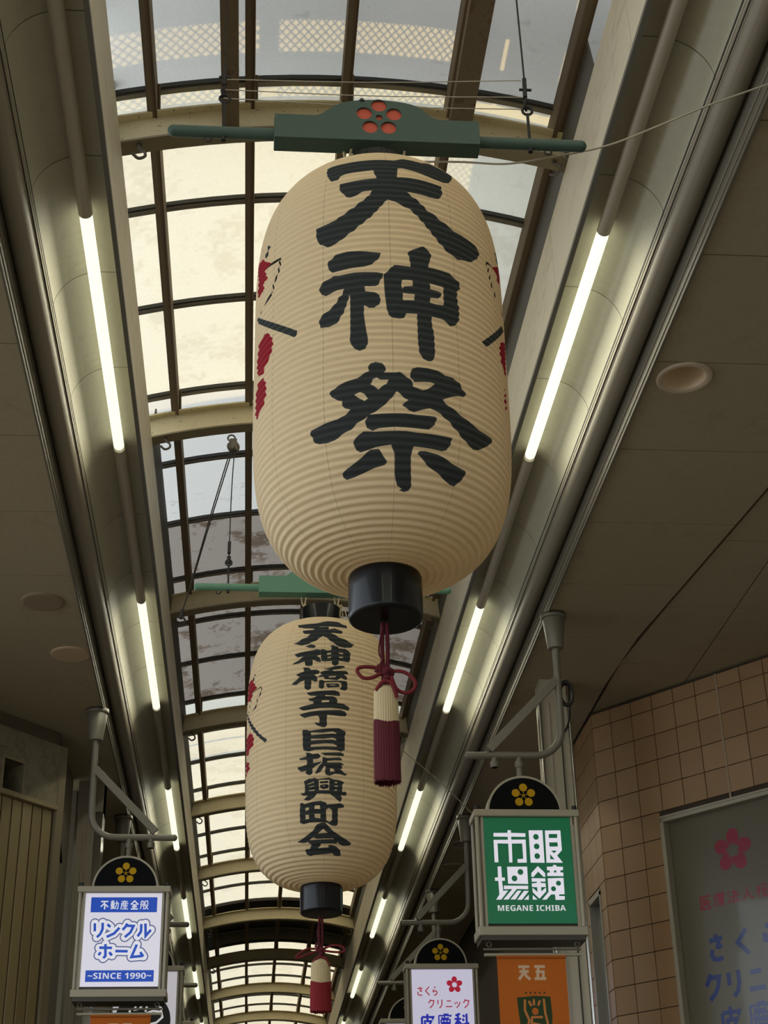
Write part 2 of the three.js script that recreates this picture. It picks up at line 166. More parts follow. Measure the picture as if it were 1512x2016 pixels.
function plumCrest(ctx, cx, cy, r, color, core) {
  ctx.fillStyle = color;
  for (let k = 0; k < 5; k++) { const a = -Math.PI / 2 + k * Math.PI * 0.4; ctx.beginPath(); ctx.arc(cx + Math.cos(a) * r * 0.66, cy + Math.sin(a) * r * 0.66, r * 0.33, 0, 7); ctx.fill(); }
  ctx.strokeStyle = core; ctx.lineWidth = r * 0.05;
  for (let k = 0; k < 5; k++) { const a = -Math.PI / 2 + k * Math.PI * 0.4; ctx.beginPath(); ctx.moveTo(cx + Math.cos(a) * r * 0.12, cy + Math.sin(a) * r * 0.12); ctx.lineTo(cx + Math.cos(a) * r * 0.36, cy + Math.sin(a) * r * 0.36); ctx.stroke(); }
  ctx.fillStyle = color; ctx.beginPath(); ctx.arc(cx, cy, r * 0.1, 0, 7); ctx.fill();
}
function blossom(ctx, cx, cy, r, color, middle, turn = 0) {
  ctx.fillStyle = color;
  for (let k = 0; k < 5; k++) { ctx.save(); ctx.translate(cx, cy); ctx.rotate(k * Math.PI * 0.4 + turn); ctx.beginPath(); ctx.ellipse(0, -r * 0.62, r * 0.34, r * 0.4, 0, 0, 7); ctx.fill(); ctx.restore(); }
  ctx.save(); ctx.translate(cx, cy); ctx.fillStyle = middle; ctx.beginPath();
  for (let k = 0; k < 10; k++) { const a = k * Math.PI / 5 - Math.PI / 2, q = k % 2 ? r * 0.22 : r * 0.4; ctx[k ? 'lineTo' : 'moveTo'](Math.cos(a) * q, Math.sin(a) * q); }
  ctx.fill(); ctx.restore();
}

// ---------------------------------------------------------------- materials
const M = {
  soffit: std('#ffffff', 0.75, 0, { map: stained(256, 256, [160, 147, 119], [151, 137, 110], 0.4, 0.003, 11) }),
  cove: std('#ffffff', 0.58, 0.0, { map: stained(256, 256, [186, 180, 157], [176, 169, 145], 0.4, 0.002, 21) }),
  fascia: std('#ffffff', 0.6, 0, { map: stained(256, 256, [232, 222, 196], [216, 204, 176], 0.45, 0.004, 31) }),
  lip: std('#77746a', 0.55, 0.1),
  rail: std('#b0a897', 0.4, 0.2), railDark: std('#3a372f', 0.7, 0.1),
  bullnose: std('#948b79', 0.52, 0.1), edge: std('#6a6455', 0.6, 0.1),
  beam: std('#ffffff', 0.6, 0, { map: stained(256, 256, [226, 212, 170], [132, 96, 58], 0.2, 0.05, 41) }), flange: std('#8d8164', 0.65),  // flange: darker tone, shade of the beam underside put into the colour
  rusty: std('#ffffff', 0.8, 0.1, { map: stained(256, 256, [128, 112, 88], [84, 60, 40], 0.4, 0.06, 51) }),
  bar: std('#8f8a7d', 0.5, 0.1), barDark: std('#3b3a34', 0.6, 0.1),
  zinc: std('#66655e', 0.6, 0.1),
  conduit: std('#b8ae9a', 0.4, 0.1),
  wall: std('#8a8170', 0.8), paving: std('#6e6658', 0.7),
  black: std('#131312', 0.5), steel: std('#8c8a84', 0.32, 0.8), pipe: std('#777163', 0.45, 0.2),
  white: std('#d8d4c8', 0.6), hook: std('#6d675c', 0.5, 0.5), wire: std('#2c2a28', 0.6, 0.3), cord: std('#b7ad98', 0.9),
};
for (const k of ['soffit', 'cove', 'fascia', 'beam', 'rusty']) M[k].map.repeat.set(0.7, 0.7);
const pane = (base, second, blotch, speck, s) => phys({ map: stained(512, 512, base, second, blotch, speck, s), transmission: 0.42, roughness: 1, thickness: 0, side: THREE.DoubleSide, specularIntensity: 0.3 });
const PANES = {
  clean: pane([236, 232, 214], [224, 218, 198], 0.45, 0.001, 61),
  speckled: pane([226, 223, 214], [190, 186, 176], 0.3, 0.03, 71),
  grimy: pane([156, 146, 134], [98, 82, 66], 0.48, 0.035, 81),
};

// ---------------------------------------------------------------- paving, outer walls, roof decks
const D0 = -5.86, D1 = 40;
const floor = struct('floor', 'grey paving of the shopping street', 'floor');
part(floor, 'paving', box(-20, 20, -1.9, -1.6, -16, 46), M.paving);
const addedRearWall = struct('added_wall_rear', 'added unseen wall behind the viewer, limiting the frontal light', 'wall');  // added out of view; its height sets how much sky light enters
part(addedRearWall, 'plaster', box(-9, 9.4, -1.6, 3.2, -9.4, -9), M.wall);
const farWall = struct('wall_far', 'building closing the far end of the arcade', 'wall');
part(farWall, 'plaster', box(-6, 6.8, -1.6, 9, D1, D1 + 0.4), M.wall);
for (const s of [-1, 1]) {
  const deck = struct(s > 0 ? 'roof_deck_right' : 'roof_deck_left', 'flat roof over the side ceiling', 'roof');
  part(deck, 'slab', box(AXIS + s * 1.25, AXIS + s * 4.4, 5.36, 5.46, D0, D1), M.zinc);
  part(deck, 'edge_board', box(AXIS + s * 4.3, AXIS + s * 4.4, 4.56, 5.36, D0, D1), M.zinc);
}

// ---------------------------------------------------------------- ceilings, coves and gutters on both sides (s = 1 right, -1 left)
const X = (s, u) => AXIS + s * u;
const flip = (s, profile) => (s > 0 ? profile : profile.slice().reverse()).map(([u, h]) => [X(s, u), h]);
const SEAM = 5.0, STEP = 0.945;
const coveOuter = [], coveInner = [];
for (let k = 0; k <= 14; k++) { const a = k / 14 * Math.PI / 2; coveInner.push([1.30 + 0.248 * Math.sin(a), 4.822 + 0.248 * Math.cos(a)]); coveOuter.push([1.30 + 0.262 * Math.sin(a), 4.822 + 0.262 * Math.cos(a)]); }
const coveProfile = [[1.216, 5.07], ...coveInner, ...coveOuter.slice().reverse(), [1.216, 5.084]];
for (const s of [1, -1]) {
  const side = s > 0 ? 'tiled-wall side' : 'ribbed-shopfront side';
  const cove = struct(s > 0 ? 'trim_1' : 'trim_2', `curved metal cove with jointed panels along the lamp row on the ${side}`, 'cove');
  const g = run(flip(s, coveProfile), 0, STEP - 0.007, 0.6);
  for (let d = SEAM - 11 * STEP, n = 0; d < D1 - 1; d += STEP, n++) { const p = part(cove, 'cove_panel', g, M.cove); p.position.z = -d; }
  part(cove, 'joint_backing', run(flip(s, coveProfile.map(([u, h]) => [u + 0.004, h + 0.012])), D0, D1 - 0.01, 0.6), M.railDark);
  const fascia = struct(s > 0 ? 'trim_3' : 'trim_4', `pale upright fascia boards below the skylight on the ${side}`, 'fascia');
  const fg = box(X(s, 1.19), X(s, 1.215), 5.0, 5.5, 0, STEP * 2 - 0.005);
  for (let d = SEAM - 10 * STEP; d < D1 - 2; d += STEP * 2) { const p = part(fascia, 'fascia_board', fg, M.fascia); p.position.z = -d; }
  part(fascia, 'fascia_lip', box(X(s, 1.188), X(s, 1.213), 4.975, 5.0, D0, D1), M.lip);
  part(fascia, 'fascia_backing', box(X(s, 1.217), X(s, 1.25), 5.1, 5.5, D0, D1), M.railDark);
  const gutter = struct(s > 0 ? 'trim_5' : 'trim_6', `rounded metal gutter moulding under the cove on the ${side}`, 'moulding');
  const nose = []; for (let k = 0; k <= 20; k++) { const a = Math.PI * k / 20; nose.push([1.628 - 0.062 * Math.cos(a), 4.79 - 0.062 * Math.sin(a)]); }
  part(gutter, 'bullnose', run(flip(s, [...nose, [1.69, 4.86], [1.566, 4.86]]), D0, D1, 0.5), M.bullnose);
  part(gutter, 'groove', box(X(s, 1.546), X(s, 1.575), 4.835, 4.87, D0, D1), M.railDark);
  part(gutter, 'rail', box(X(s, 1.552), X(s, 1.556), 4.80, 4.845, D0, D1), M.rail);
  part(gutter, 'rail', box(X(s, 1.562), X(s, 1.566), 4.79, 4.845, D0, D1), M.rail);
  const edge = run(flip(s, [[1.70, 4.585], [1.688, 4.77], [1.70, 4.77], [1.712, 4.585]]), D0, D1, 0);
  part(gutter, 'edge_strip', edge, M.edge);
  part(gutter, 'edge_bead', box(X(s, 1.688), X(s, 1.70), 4.66, 4.668, D0, D1), M.bullnose);
  part(gutter, 'edge_bead', box(X(s, 1.692), X(s, 1.70), 4.61, 4.616, D0, D1), M.bullnose);
}
const jointX = (d) => (d > 11.07 ? 2.88 : 3.2 - 0.1155 * (d - 8.33));
const ceilingR = struct('ceiling_right', 'brown-grey panelled side ceiling on the tiled-wall side', 'ceiling'), ceilingL = struct('ceiling_left', 'brown-grey panelled side ceiling on the ribbed-shopfront side', 'ceiling');
const CUP = [2.33, 7.055, 0.128]; // centre and radius of the recessed downlight
const quad = (pts, h0, h1) => { // a flat panel from four (x, depth) corners, counter-clockwise seen from above
  const s = new THREE.Shape(pts.map(([x, d]) => new THREE.Vector2(x, d)));
  if (pts[0][0] < CUP[0] && pts[1][0] > CUP[0] && pts[0][1] < CUP[1] && pts[2][1] > CUP[1]) { const q = new THREE.Path(); q.absarc(CUP[0], CUP[1], CUP[2], 0, Math.PI * 2, true); s.holes.push(q); }
  const g = new THREE.ExtrudeGeometry(s, { depth: h1 - h0, bevelEnabled: false, curveSegments: 24 });
  return g.rotateX(-Math.PI / 2).translate(0, EYE + h0, 0);
};
for (let d = 5.95 - 12 * 0.955; d < D1 - 1; d += 0.955) {
  const a = d + 0.004, b = d + 0.951;
  part(ceilingL, 'ceiling_panel', quad([[-3.85, a], [X(-1, 1.714), a], [X(-1, 1.714), b], [-3.85, b]], 4.6, 4.625), M.soffit);
  part(ceilingR, 'ceiling_panel', quad([[X(1, 1.714), a], [jointX(a) - 0.018, a], [jointX(b) - 0.018, b], [X(1, 1.714), b]], 4.6, 4.625), M.soffit);
}
part(ceilingL, 'joint_backing', box(-3.85, X(-1, 1.70), 4.63, 4.66, D0, D1), M.railDark);  // dark colour stands in for shade inside the panel gaps
for (const [x0, x1, a, b] of [[X(1, 1.70), 4.7, D0, 6.88], [X(1, 1.70), 2.2, 6.88, 7.22], [2.46, 4.7, 6.88, 7.22], [X(1, 1.70), 4.7, 7.22, D1]]) part(ceilingR, 'joint_backing', box(x0, x1, 4.64, 4.67, a, b), M.railDark);  // same painted-in gap shade, split around the downlight cup

for (let d = 9.07 - 14 * 1.1; d < 14; d += 1.1) for (const [x0, x1] of [[0, 3.515], [3.525, 4.7]]) {
  const a = d + 0.005, b = d + 1.095, xa = x0 || jointX(a) + 0.012, xb = x0 || jointX(b) + 0.012;
  part(ceilingR, 'ceiling_panel', quad([[xa, a], [x1, a], [x1, b], [xb, b]], 4.612, 4.637), M.soffit);
}

// ---------------------------------------------------------------- the arched glass roof: beams, purlins, glazing bars, panes
const arch = (u) => 0.17 * (1 - (u / 1.23) ** 2);
const BEAM = 6.42, BAY = 3.07, FIRST = -4, LAST = 10;
const arc = (u0, u1, h0, h1, d0, d1, n = 20) => {
  const lo = [], hi = [];
  for (let k = 0; k <= n; k++) { const u = u0 + (u1 - u0) * k / n; lo.push([AXIS + u, h0 + arch(u)]); hi.push([AXIS + u, h1 + arch(u)]); }
  return run([...lo, ...hi.reverse()], d0, d1, 0.4);
};
for (let k = FIRST; k <= LAST; k++) {
  const d = BEAM + BAY * k, b = thing('roof_beam', `cream arched steel roof beam specked with rust, ${beyond(k)}`, 'beam', AXIS, 5.52, d, 'arched roof beams');
  const at = (g) => g.translate(-AXIS, -EYE - 5.52, d);
  part(b, 'web', at(arc(-1.5, 1.5, 5.53, 5.70, d - 0.006, d + 0.006)), M.beam);
  part(b, 'lower_flange', at(arc(-1.5, 1.5, 5.52, 5.532, d - 0.055, d + 0.055)), M.flange);  // painted darker than the web, for its unlit underside
  for (const u of [-1.04, -0.52, 0, 0.58, 1.16]) part(b, 'purlin_brace', at(rod(pt(AXIS + u + 0.035, 5.715 + arch(u), d - 0.02), pt(AXIS + u + 0.035, 5.83 + arch(u), d - 0.13), 0.009, 6)), M.rusty);
  part(b, 'upper_flange', at(arc(-1.5, 1.5, 5.70, 5.712, d - 0.055, d + 0.055)), M.beam);
}
const PURLIN = [[-1.04, 'rusty roof purlin along the pane edge on the ribbed-shopfront side'], [-0.52, 'rust-brown roof purlin between the crown and the ribbed-shopfront side'], [0, 'rust-brown purlin along the crown of the glass roof'], [0.58, 'rust-brown roof purlin between the crown and the tiled-wall side'], [1.16, 'rusty roof purlin along the pane edge on the tiled-wall side']];
for (const [u, which] of PURLIN) solo('roof_purlin', box(AXIS + u - 0.026, AXIS + u + 0.026, 5.70 + arch(u), 5.855 + arch(u), BEAM + BAY * FIRST, BEAM + BAY * LAST), M.rusty, which, 'purlin', 'roof purlins');
function sheet(u0, u1, d0, d1) {
  const n = 6, pos = [], uv = [], idx = [], ou = rnd() * 3, ov = rnd() * 3;
  for (let j = 0; j < 2; j++) for (let k = 0; k <= n; k++) { const u = u0 + (u1 - u0) * k / n, d = j ? d1 : d0; pos.push(AXIS + u, EYE + 5.87 + arch(u), -d); uv.push(u / 1.4 + ou, d / 1.4 + ov); }
  for (let k = 0; k < n; k++) idx.push(k, k + 1, k + n + 1, k + 1, k + n + 2, k + n + 1);
  const g = new THREE.BufferGeometry();
  g.setAttribute('position', new THREE.Float32BufferAttribute(pos, 3)); g.setAttribute('uv', new THREE.Float32BufferAttribute(uv, 2)); g.setIndex(idx); g.computeVertexNormals(); return g;
}
const COLS = [-1.5, -1.04, -0.52, 0, 0.58, 1.16, 1.5];
for (let k = FIRST; k < LAST; k++) {
  const d = BEAM + BAY * k, w = struct(`window_${k - FIRST + 1}`, 'bay of arched translucent roof panes', 'skylight');
  const rows = [d - 0.06, d + 0.93, d + 1.93, d + BAY - 0.06];
  for (let r = 0; r < 3; r++) {
    part(w, 'glazing_bar', arc(-1.5, 1.5, 5.826, 5.862, rows[r] - 0.01, rows[r] + 0.022), M.bar);
    part(w, 'bar_seal', arc(-1.5, 1.5, 5.835, 5.862, rows[r] - 0.028, rows[r] - 0.016), M.barDark);
    for (let c = 0; c < 6; c++) {
      if (k === 6) { part(w, 'cover_sheet', arc(COLS[c] + 0.01, COLS[c + 1] - 0.01, 5.866, 5.872, rows[r], rows[r + 1], 4), M.railDark, 'dark opaque roof sheet'); continue; }
      part(w, 'pane', sheet(COLS[c], COLS[c + 1], rows[r], rows[r + 1]), k === 2 || (k === 1 && r === 2) ? PANES.grimy : k === 1 || k === -1 ? PANES.speckled : PANES.clean);
    }
  }
  for (const s of [1, -1]) if (s > 0 ? k >= -1 : k >= 1) {
    const from = s > 0 && k === -1 ? d + 2.35 : d;
    part(w, 'side_infill', run(flip(s, [[1.21, 5.48], [1.175, 5.80], [1.185, 5.80], [1.222, 5.48]]), from, d + BAY, 0), M.zinc, 'grey sheet-metal infill beside the panes');
  }
}
// ---------------------------------------------------------------- what stands on the roofs outside and shades the panes
const catwalk = thing('roof_catwalk', 'maintenance catwalk of mesh panels above the glass roof', 'catwalk', 1.0, 6.4, 5.95);
const cw = (g) => g.translate(-1.0, -EYE - 6.4, 5.95);
const DECK = 6.65;
for (const [d0, d1] of [[5.62, 5.90], [6.13, 6.37], [6.47, 6.50], [5.3, 5.52]]) part(catwalk, 'deck_plate', cw(box(-0.9, 4.3, DECK, DECK + 0.02, d0, d1)), M.zinc);
for (const [x0, x1] of [[0.47, 0.55], [1.62, 1.79], [1.83, 2.16], [2.19, 2.48], [2.51, 4.3]]) part(catwalk, 'cross_plate', cw(box(x0, x1, DECK, DECK + 0.02, 5.3, 6.4)), M.zinc);
for (const x of [-0.85, 4.2]) for (const d of [5.66, 6.3]) part(catwalk, 'post', cw(box(x - 0.03, x + 0.03, 5.46, DECK, d - 0.03, d + 0.03)), M.zinc);
function mesh(x0, x1, d0, d1, h) { // expanded metal: zigzag strands
  const list = [], px = 0.044, pd = 0.032, t = 0.0055;
  for (let d = d0, j = 0; d < d1; d += pd, j++) for (let x = x0; x < x1; x += px) for (const q of [0, 1]) {
    const f = (q + j) % 2, a = new THREE.Vector3(x + q * px / 2, EYE + h, -(d + (f ? pd : 0))), b = new THREE.Vector3(x + (q + 1) * px / 2, EYE + h, -(d + (f ? 0 : pd)));
    const v = b.clone().sub(a), g = new THREE.BoxGeometry(v.length(), 0.006, t); g.rotateY(Math.atan2(-v.z, v.x)); list.push(g.translate((a.x + b.x) / 2, a.y, (a.z + b.z) / 2));
  }
  return merged(list);
}
for (const [x0, x1, d0, d1] of [[-0.8, 0.47, 5.89, 6.12], [0.55, 1.62, 5.89, 6.12], [-0.8, 0.47, 6.37, 6.47], [0.55, 1.62, 6.37, 6.47]]) { const m = part(catwalk, 'mesh_panel', cw(mesh(x0, x1, d0, d1, DECK + 0.01)), M.zinc); m.userData.kind = 'stuff'; }
const guard = thing('roof_parapet', 'low wall with a mesh guard on the roof above the tiled wall', 'parapet', 2.85, 5.46, 7.9);
const gp = (g) => g.translate(-2.85, -EYE - 5.46, 7.9);
part(guard, 'wall', gp(box(2.7, 3.0, 5.46, 7.85, 6.45, 9.4)), M.wall);
part(guard, 'mesh_panel', gp(mesh(2.38, 2.7, 6.5, 7.15, 7.85)), M.zinc).userData.kind = 'stuff';
part(guard, 'post', gp(box(2.36, 2.39, 5.46, 7.86, 6.5, 6.53)), M.zinc);
const upper = thing('upper_building', 'upper storeys rising behind the roof parapet', 'building', 5, 5.46, 12.5);
part(upper, 'wall', box(2.7, 4.8, 5.46, 11.2, 9.4, 15.9).translate(-5, -EYE - 5.46, 12.5), M.wall);
const sunBlocker = thing('added_sun_blocker', 'tall added block, out of view, keeping sun off the paving', 'building', 12, -1.6, 15);  // added beyond view so direct sun misses the street floor
part(sunBlocker, 'wall', box(9.5, 15, -1.6, 12, -16, 46).translate(-12, -EYE + 1.6, 15), M.wall);
for (const [d, h] of [[17.0, 6.35], [17.5, 6.35], [22.6, 6.5], [23.1, 6.5]]) solo('roof_pipe', merged([rod(pt(-1.6, h, d), pt(3.2, h, d), 0.03), rod(pt(-1.4, 5.46, d), pt(-1.4, h, d), 0.02), rod(pt(3, 5.46, d), pt(3, h, d), 0.02)]), M.zinc, `${d < 20 ? 'lower' : 'higher'} rooftop pipe crossing above the panes, ${d % 1 < 0.3 ? 'beyond' : 'before'} its twin`, 'pipe', 'pipes over the roof');

// ---------------------------------------------------------------- lamp rows: tubes with metal conduit between them
const tubeGlow = new THREE.MeshStandardMaterial({ color: '#f4f7e6', emissive: new THREE.Color(0.97, 1.0, 0.80), emissiveIntensity: 0.95, roughness: 0.4 });
const capsule = new THREE.CapsuleGeometry(0.034, 2.37 - 0.068, 6, 20).rotateX(Math.PI / 2), sleeve = new THREE.CylinderGeometry(0.036, 0.036, 2.36, 24).rotateX(Math.PI / 2);
const clip = new THREE.CylinderGeometry(0.012, 0.012, 0.05, 8);
for (const s of [1, -1]) for (let k = -2; k <= 6; k++) {
  const side = s > 0 ? 'tiled-wall' : 'ribbed-shopfront', d = 6.31 + 4.74 * k + 1.185;
  const lamp = thing('fluorescent_lamp', `lit fluorescent tube in the ${side} cove, ${beyond(k)}`, 'lamp', X(s, 1.335), 5.005, d, `tubes of the ${side} cove`);
  part(lamp, 'tube', capsule, tubeGlow);
  for (const z of [-0.9, 0.9]) part(lamp, 'clip', clip, M.white).position.set(0, 0.045, z);
  const down = new THREE.RectAreaLight(new THREE.Color(1, 0.98, 0.78), 17, 0.06, 2.3); down.position.set(0, -0.04, 0); down.rotation.x = -Math.PI / 2; lamp.add(down);
  const out = new THREE.RectAreaLight(new THREE.Color(0.95, 1, 0.82), 0.3, 2.3, 0.06); out.position.set(s * 0.04, 0, 0); out.rotation.y = -s * Math.PI / 2; lamp.add(out);
  const pipe = thing('lamp_conduit', `metal lamp conduit in the ${side} cove, ${beyond(k)}`, 'conduit', X(s, 1.335), 5.005, d + 2.37, `conduits of the ${side} cove`);
  part(pipe, 'sleeve', sleeve, M.conduit);
  for (const z of [-0.8, 0.8]) part(pipe, 'clip', clip, M.conduit).position.set(0, 0.045, z);
}

// ---------------------------------------------------------------- the two paper lanterns
const RC = 0.126, RB = 0.46, HALF = 0.825;
const bodyRadius = (t) => { t = Math.min(1, Math.abs(t)); return RC + (RB - RC) * Math.sqrt(1 - t ** 5); };
const fine = []; { let len = 0, pr = RC, py = -HALF; for (let k = 0; k <= 4000; k++) { const a = -Math.PI / 2 + Math.PI * k / 4000, t = Math.sin(a), r = bodyRadius(t), y = t * HALF; len += Math.hypot(r - pr, y - py); fine.push([len, r, y]); pr = r; py = y; } }
const LEN = fine[4000][0];
const alongOf = (y) => { let k = 0; while (k < 4000 && fine[k][2] < y) k++; return fine[k][0] / LEN; };
function ribbedBody(hoops, depth) {
  const bodyPoints = []; let q = 0; const N = hoops * 6;
  for (let k = 0; k <= N; k++) {
    const s = LEN * k / N; while (q < 3999 && fine[q + 1][0] < s) q++;
    const [l0, r0, y0] = fine[q], [l1, r1, y1] = fine[q + 1], f = (s - l0) / (l1 - l0 || 1), r = r0 + (r1 - r0) * f, y = y0 + (y1 - y0) * f, tx = (r1 - r0), ty = (y1 - y0), tl = Math.hypot(tx, ty) || 1;
    const sag = depth * (1 - Math.cos(2 * Math.PI * (k % 6) / 6));
    bodyPoints.push(new THREE.Vector2(r - sag * ty / tl, y + sag * tx / tl));
  }
  return new THREE.LatheGeometry(bodyPoints, 144, -Math.PI, Math.PI * 2);
}
function paper(ink, gaps, reds, lines, ink2 = [], gaps2 = []) {
  const W = 2048, H = 1600;
  const map = canvasMap(W, H, (c) => {
    c.fillStyle = '#efd9b0'; c.fillRect(0, 0, W, H);
    for (let k = 0; k < 5000; k++) { c.fillStyle = `rgba(${rnd() > 0.5 ? '244,228,190' : '176,142,92'},${0.04 + rnd() * 0.06})`; c.fillRect(rnd() * W, rnd() * H, 8 + rnd() * 60, 1 + rnd() * 3); }
    for (let k = 0; k < 60; k++) { c.fillStyle = 'rgba(120,96,62,0.25)'; c.fillRect(rnd() * W, rnd() * H, 2 + rnd() * 3, 2 + rnd() * 2); }
    for (let k = 0; k < 12; k++) { c.fillStyle = 'rgba(242,228,196,0.3)'; c.fillRect((k / 12) * W - 5, 0, 5, H); c.fillStyle = 'rgba(150,120,76,0.28)'; c.fillRect((k / 12) * W, 0, 2.5, H); }
    const at = (deg, mm) => [((deg + 180) / 360) * W, (1 - alongOf(mm / 1000)) * H];
    const fill = (list, color) => { c.fillStyle = color; c.lineJoin = 'round'; for (const p of list) { outline(c, p, at); c.closePath(); c.fill(); } };
    fill(reds, '#9c1f2b');
    fill(ink, '#3b4040'); fill(gaps, '#efd9b0'); fill(ink2, '#33373a'); fill(gaps2, '#efd9b0');
    c.strokeStyle = '#2b2624'; c.lineWidth = 6; c.lineJoin = 'round';
    for (const p of lines) { outline(c, p, at); c.stroke(); }
    // the far side carries the same three painted branches, mirrored away from the street axis
  });
  return phys({ map, transmission: 0.34, thickness: 0, roughness: 0.95, side: THREE.DoubleSide, specularIntensity: 0.25 });
}
const lacquer = phys({ color: '#060606', roughness: 0.34, specularIntensity: 0.5, clearcoat: 0.18, clearcoatRoughness: 0.1 });
const capGeometry = lathe([[0, 0], [RC - 0.012, 0], [RC - 0.002, 0.006], [RC, 0.018], [RC, 0.155], [RC - 0.004, 0.165], [RC - 0.016, 0.168]], 48);
const topCapGeometry = lathe([[RC - 0.014, -0.01], [RC - 0.004, 0], [RC, 0.006], [RC, 0.135], [RC - 0.006, 0.142], [RC - 0.014, 0.14], [RC - 0.014, 0.0]], 48);
const greenPaint = std('#3d5348', 0.55), greenLight = std('#5d8a70', 0.55), crestRed = std('#c8543c', 0.55), twine = std('#b7a680', 0.95), crimson = std('#571019', 0.85), crimsonBright = std('#6e161c', 0.85);

function hangingBeam(x, h, d, paint, label) {
  const o = thing('hanging_beam', label, 'beam', x, h, d);
  const rodGeometry = new THREE.CapsuleGeometry(0.024, 1.62, 6, 16).rotateZ(Math.PI / 2);
  part(o, 'crossbar', rodGeometry, paint).position.set(0.015, 0.04, 0);
  part(o, 'beam_box', new RoundedBoxGeometry(0.815, 0.115, 0.075, 2, 0.004).translate(0.005, 0.045, 0), paint);
  const s = new THREE.Shape(); s.moveTo(-0.4, -0.012); s.lineTo(0.41, -0.012); s.lineTo(0.41, 0.104); s.lineTo(0.26, 0.104);
  s.bezierCurveTo(0.22, 0.104, 0.21, 0.135, 0.17, 0.165); s.bezierCurveTo(0.11, 0.205, -0.09, 0.205, -0.15, 0.165); s.bezierCurveTo(-0.2, 0.135, -0.21, 0.104, -0.25, 0.104); s.lineTo(-0.4, 0.104); s.lineTo(-0.4, -0.012);
  const petals = [0, 1, 2, 3, 4].map((k) => { const a = Math.PI / 2 + k * Math.PI * 0.4; return [0.012 + Math.cos(a) * 0.062, 0.105 + Math.sin(a) * 0.062, 0.031]; }); petals.push([0.012, 0.105, 0.0135]);
  for (const [px, py, r] of petals) { const q = new THREE.Path(); q.absarc(px, py, r, 0, Math.PI * 2, true); s.holes.push(q); }
  const board = part(o, 'crest_board', new THREE.ExtrudeGeometry(s, { depth: 0.012, bevelEnabled: false, curveSegments: 24 }).translate(0, 0, 0.038), paint);
  for (const [px, py, r] of petals) part(board, 'crest_petal', new THREE.CylinderGeometry(r + 0.002, r + 0.002, 0.004, 28).rotateX(Math.PI / 2).translate(px, py, 0.038), crestRed, 'red round petal of the plum crest');
  part(o, 'crest_knob', merged([new THREE.CylinderGeometry(0.012, 0.016, 0.012, 10).translate(-0.055, 0.192, 0.04), new THREE.SphereGeometry(0.007, 8, 6).translate(-0.055, 0.203, 0.04)]), M.wire);
  for (const [px, a] of [[-0.6, 0], [0.62, 1], [-0.66, 2], [0.69, 3]]) {
    if (a < 2) part(o, 'eye_bolt', merged([rod(new THREE.Vector3(px, 0.06, 0), new THREE.Vector3(px, 0.2, 0), 0.006), new THREE.TorusGeometry(0.02, 0.006, 6, 14).translate(px, 0.215, 0), rod(new THREE.Vector3(px, -0.0, 0), new THREE.Vector3(px, 0.02, 0), 0.01)]), M.wire);
    else part(o, 'staple', new THREE.TorusGeometry(0.014, 0.004, 6, 12, Math.PI * 1.2).rotateZ(Math.PI * 0.9).translate(px, 0.005, 0), M.wire);
  }
  return o;
}
function lantern(x, h, d, mat, label, bodyGeometry) {
  const o = thing('paper_lantern', label, 'lantern', x, h - HALF - 0.17, d);
  part(o, 'paper_body', bodyGeometry, mat).position.y = HALF + 0.17;
  part(o, 'bottom_cap', capGeometry, lacquer, 'glossy black lacquered bottom ring').position.y = 0.008;
  const top = part(o, 'top_cap', topCapGeometry, lacquer, 'glossy black lacquered top ring'); top.position.y = 2 * HALF + 0.165;
  for (const s of [-1, 1]) { // twine lashings up to the beam
    const a = (dx, y, z = 0) => new THREE.Vector3(s * (RC - 0.02) + dx, y, z);
    part(top, 'lashing', merged([tube([a(0.02, 0.03, 0.03), a(0.03, 0.11, 0.02), a(-0.01, 0.17, 0), a(-0.02, 0.23, -0.01)], 0.006, 14, 6), tube([a(0.0, 0.05, 0.05), a(0.015, 0.12, 0.04), a(0.0, 0.15, 0.02), a(0.01, 0.22, 0.01)], 0.006, 14, 6), tube([a(0.02, 0.16, 0.04), a(0.05, 0.1, 0.04), a(0.06, 0.0, 0.06)], 0.004, 12, 5), new THREE.SphereGeometry(0.016, 8, 6).translate(s * (RC - 0.02) + 0.01, 0.15, 0.02)]), twine);
  }
  return o;
}
function fringe(r0, r1, y0, y1, folds, ragTop, ragBottom, seedAt) {
  const n = folds * 6, rows = 8, pos = [], uv = [], idx = []; const noise = valueNoise(n, 4, 1, seedAt), slow = valueNoise(n, 4, n / 5, seedAt + 5);
  for (let j = 0; j <= rows; j++) for (let k = 0; k <= n; k++) {
    const a = k / n * Math.PI * 2, t = j / rows, q = k % n;
    const yb = y1 + ragBottom * (noise(q, 0) * 0.7 + slow(q, 1) * 0.6), yt = y0 + ragTop * (slow(q, 2) + 0.15 * noise(q, 1));
    const r = (r0 + (r1 - r0) * t) * (1 + 0.022 * Math.sin(a * folds) + 0.03 * (noise(q, 2) - 0.5));
    pos.push(Math.sin(a) * r, yt + (yb - yt) * t, Math.cos(a) * r * 0.8); uv.push(k / n, t);
  }
  for (let j = 0; j < rows; j++) for (let k = 0; k < n; k++) { const a = j * (n + 1) + k; idx.push(a, a + n + 1, a + 1, a + 1, a + n + 1, a + n + 2); }
  const g = new THREE.BufferGeometry(); g.setAttribute('position', new THREE.Float32BufferAttribute(pos, 3)); g.setAttribute('uv', new THREE.Float32BufferAttribute(uv, 2)); g.setIndex(idx); g.computeVertexNormals(); return g;
}
const silk = std('#c2ae86', 0.85, 0, { side: THREE.DoubleSide }), silkRed = std('#520b17', 0.85, 0, { side: THREE.DoubleSide });
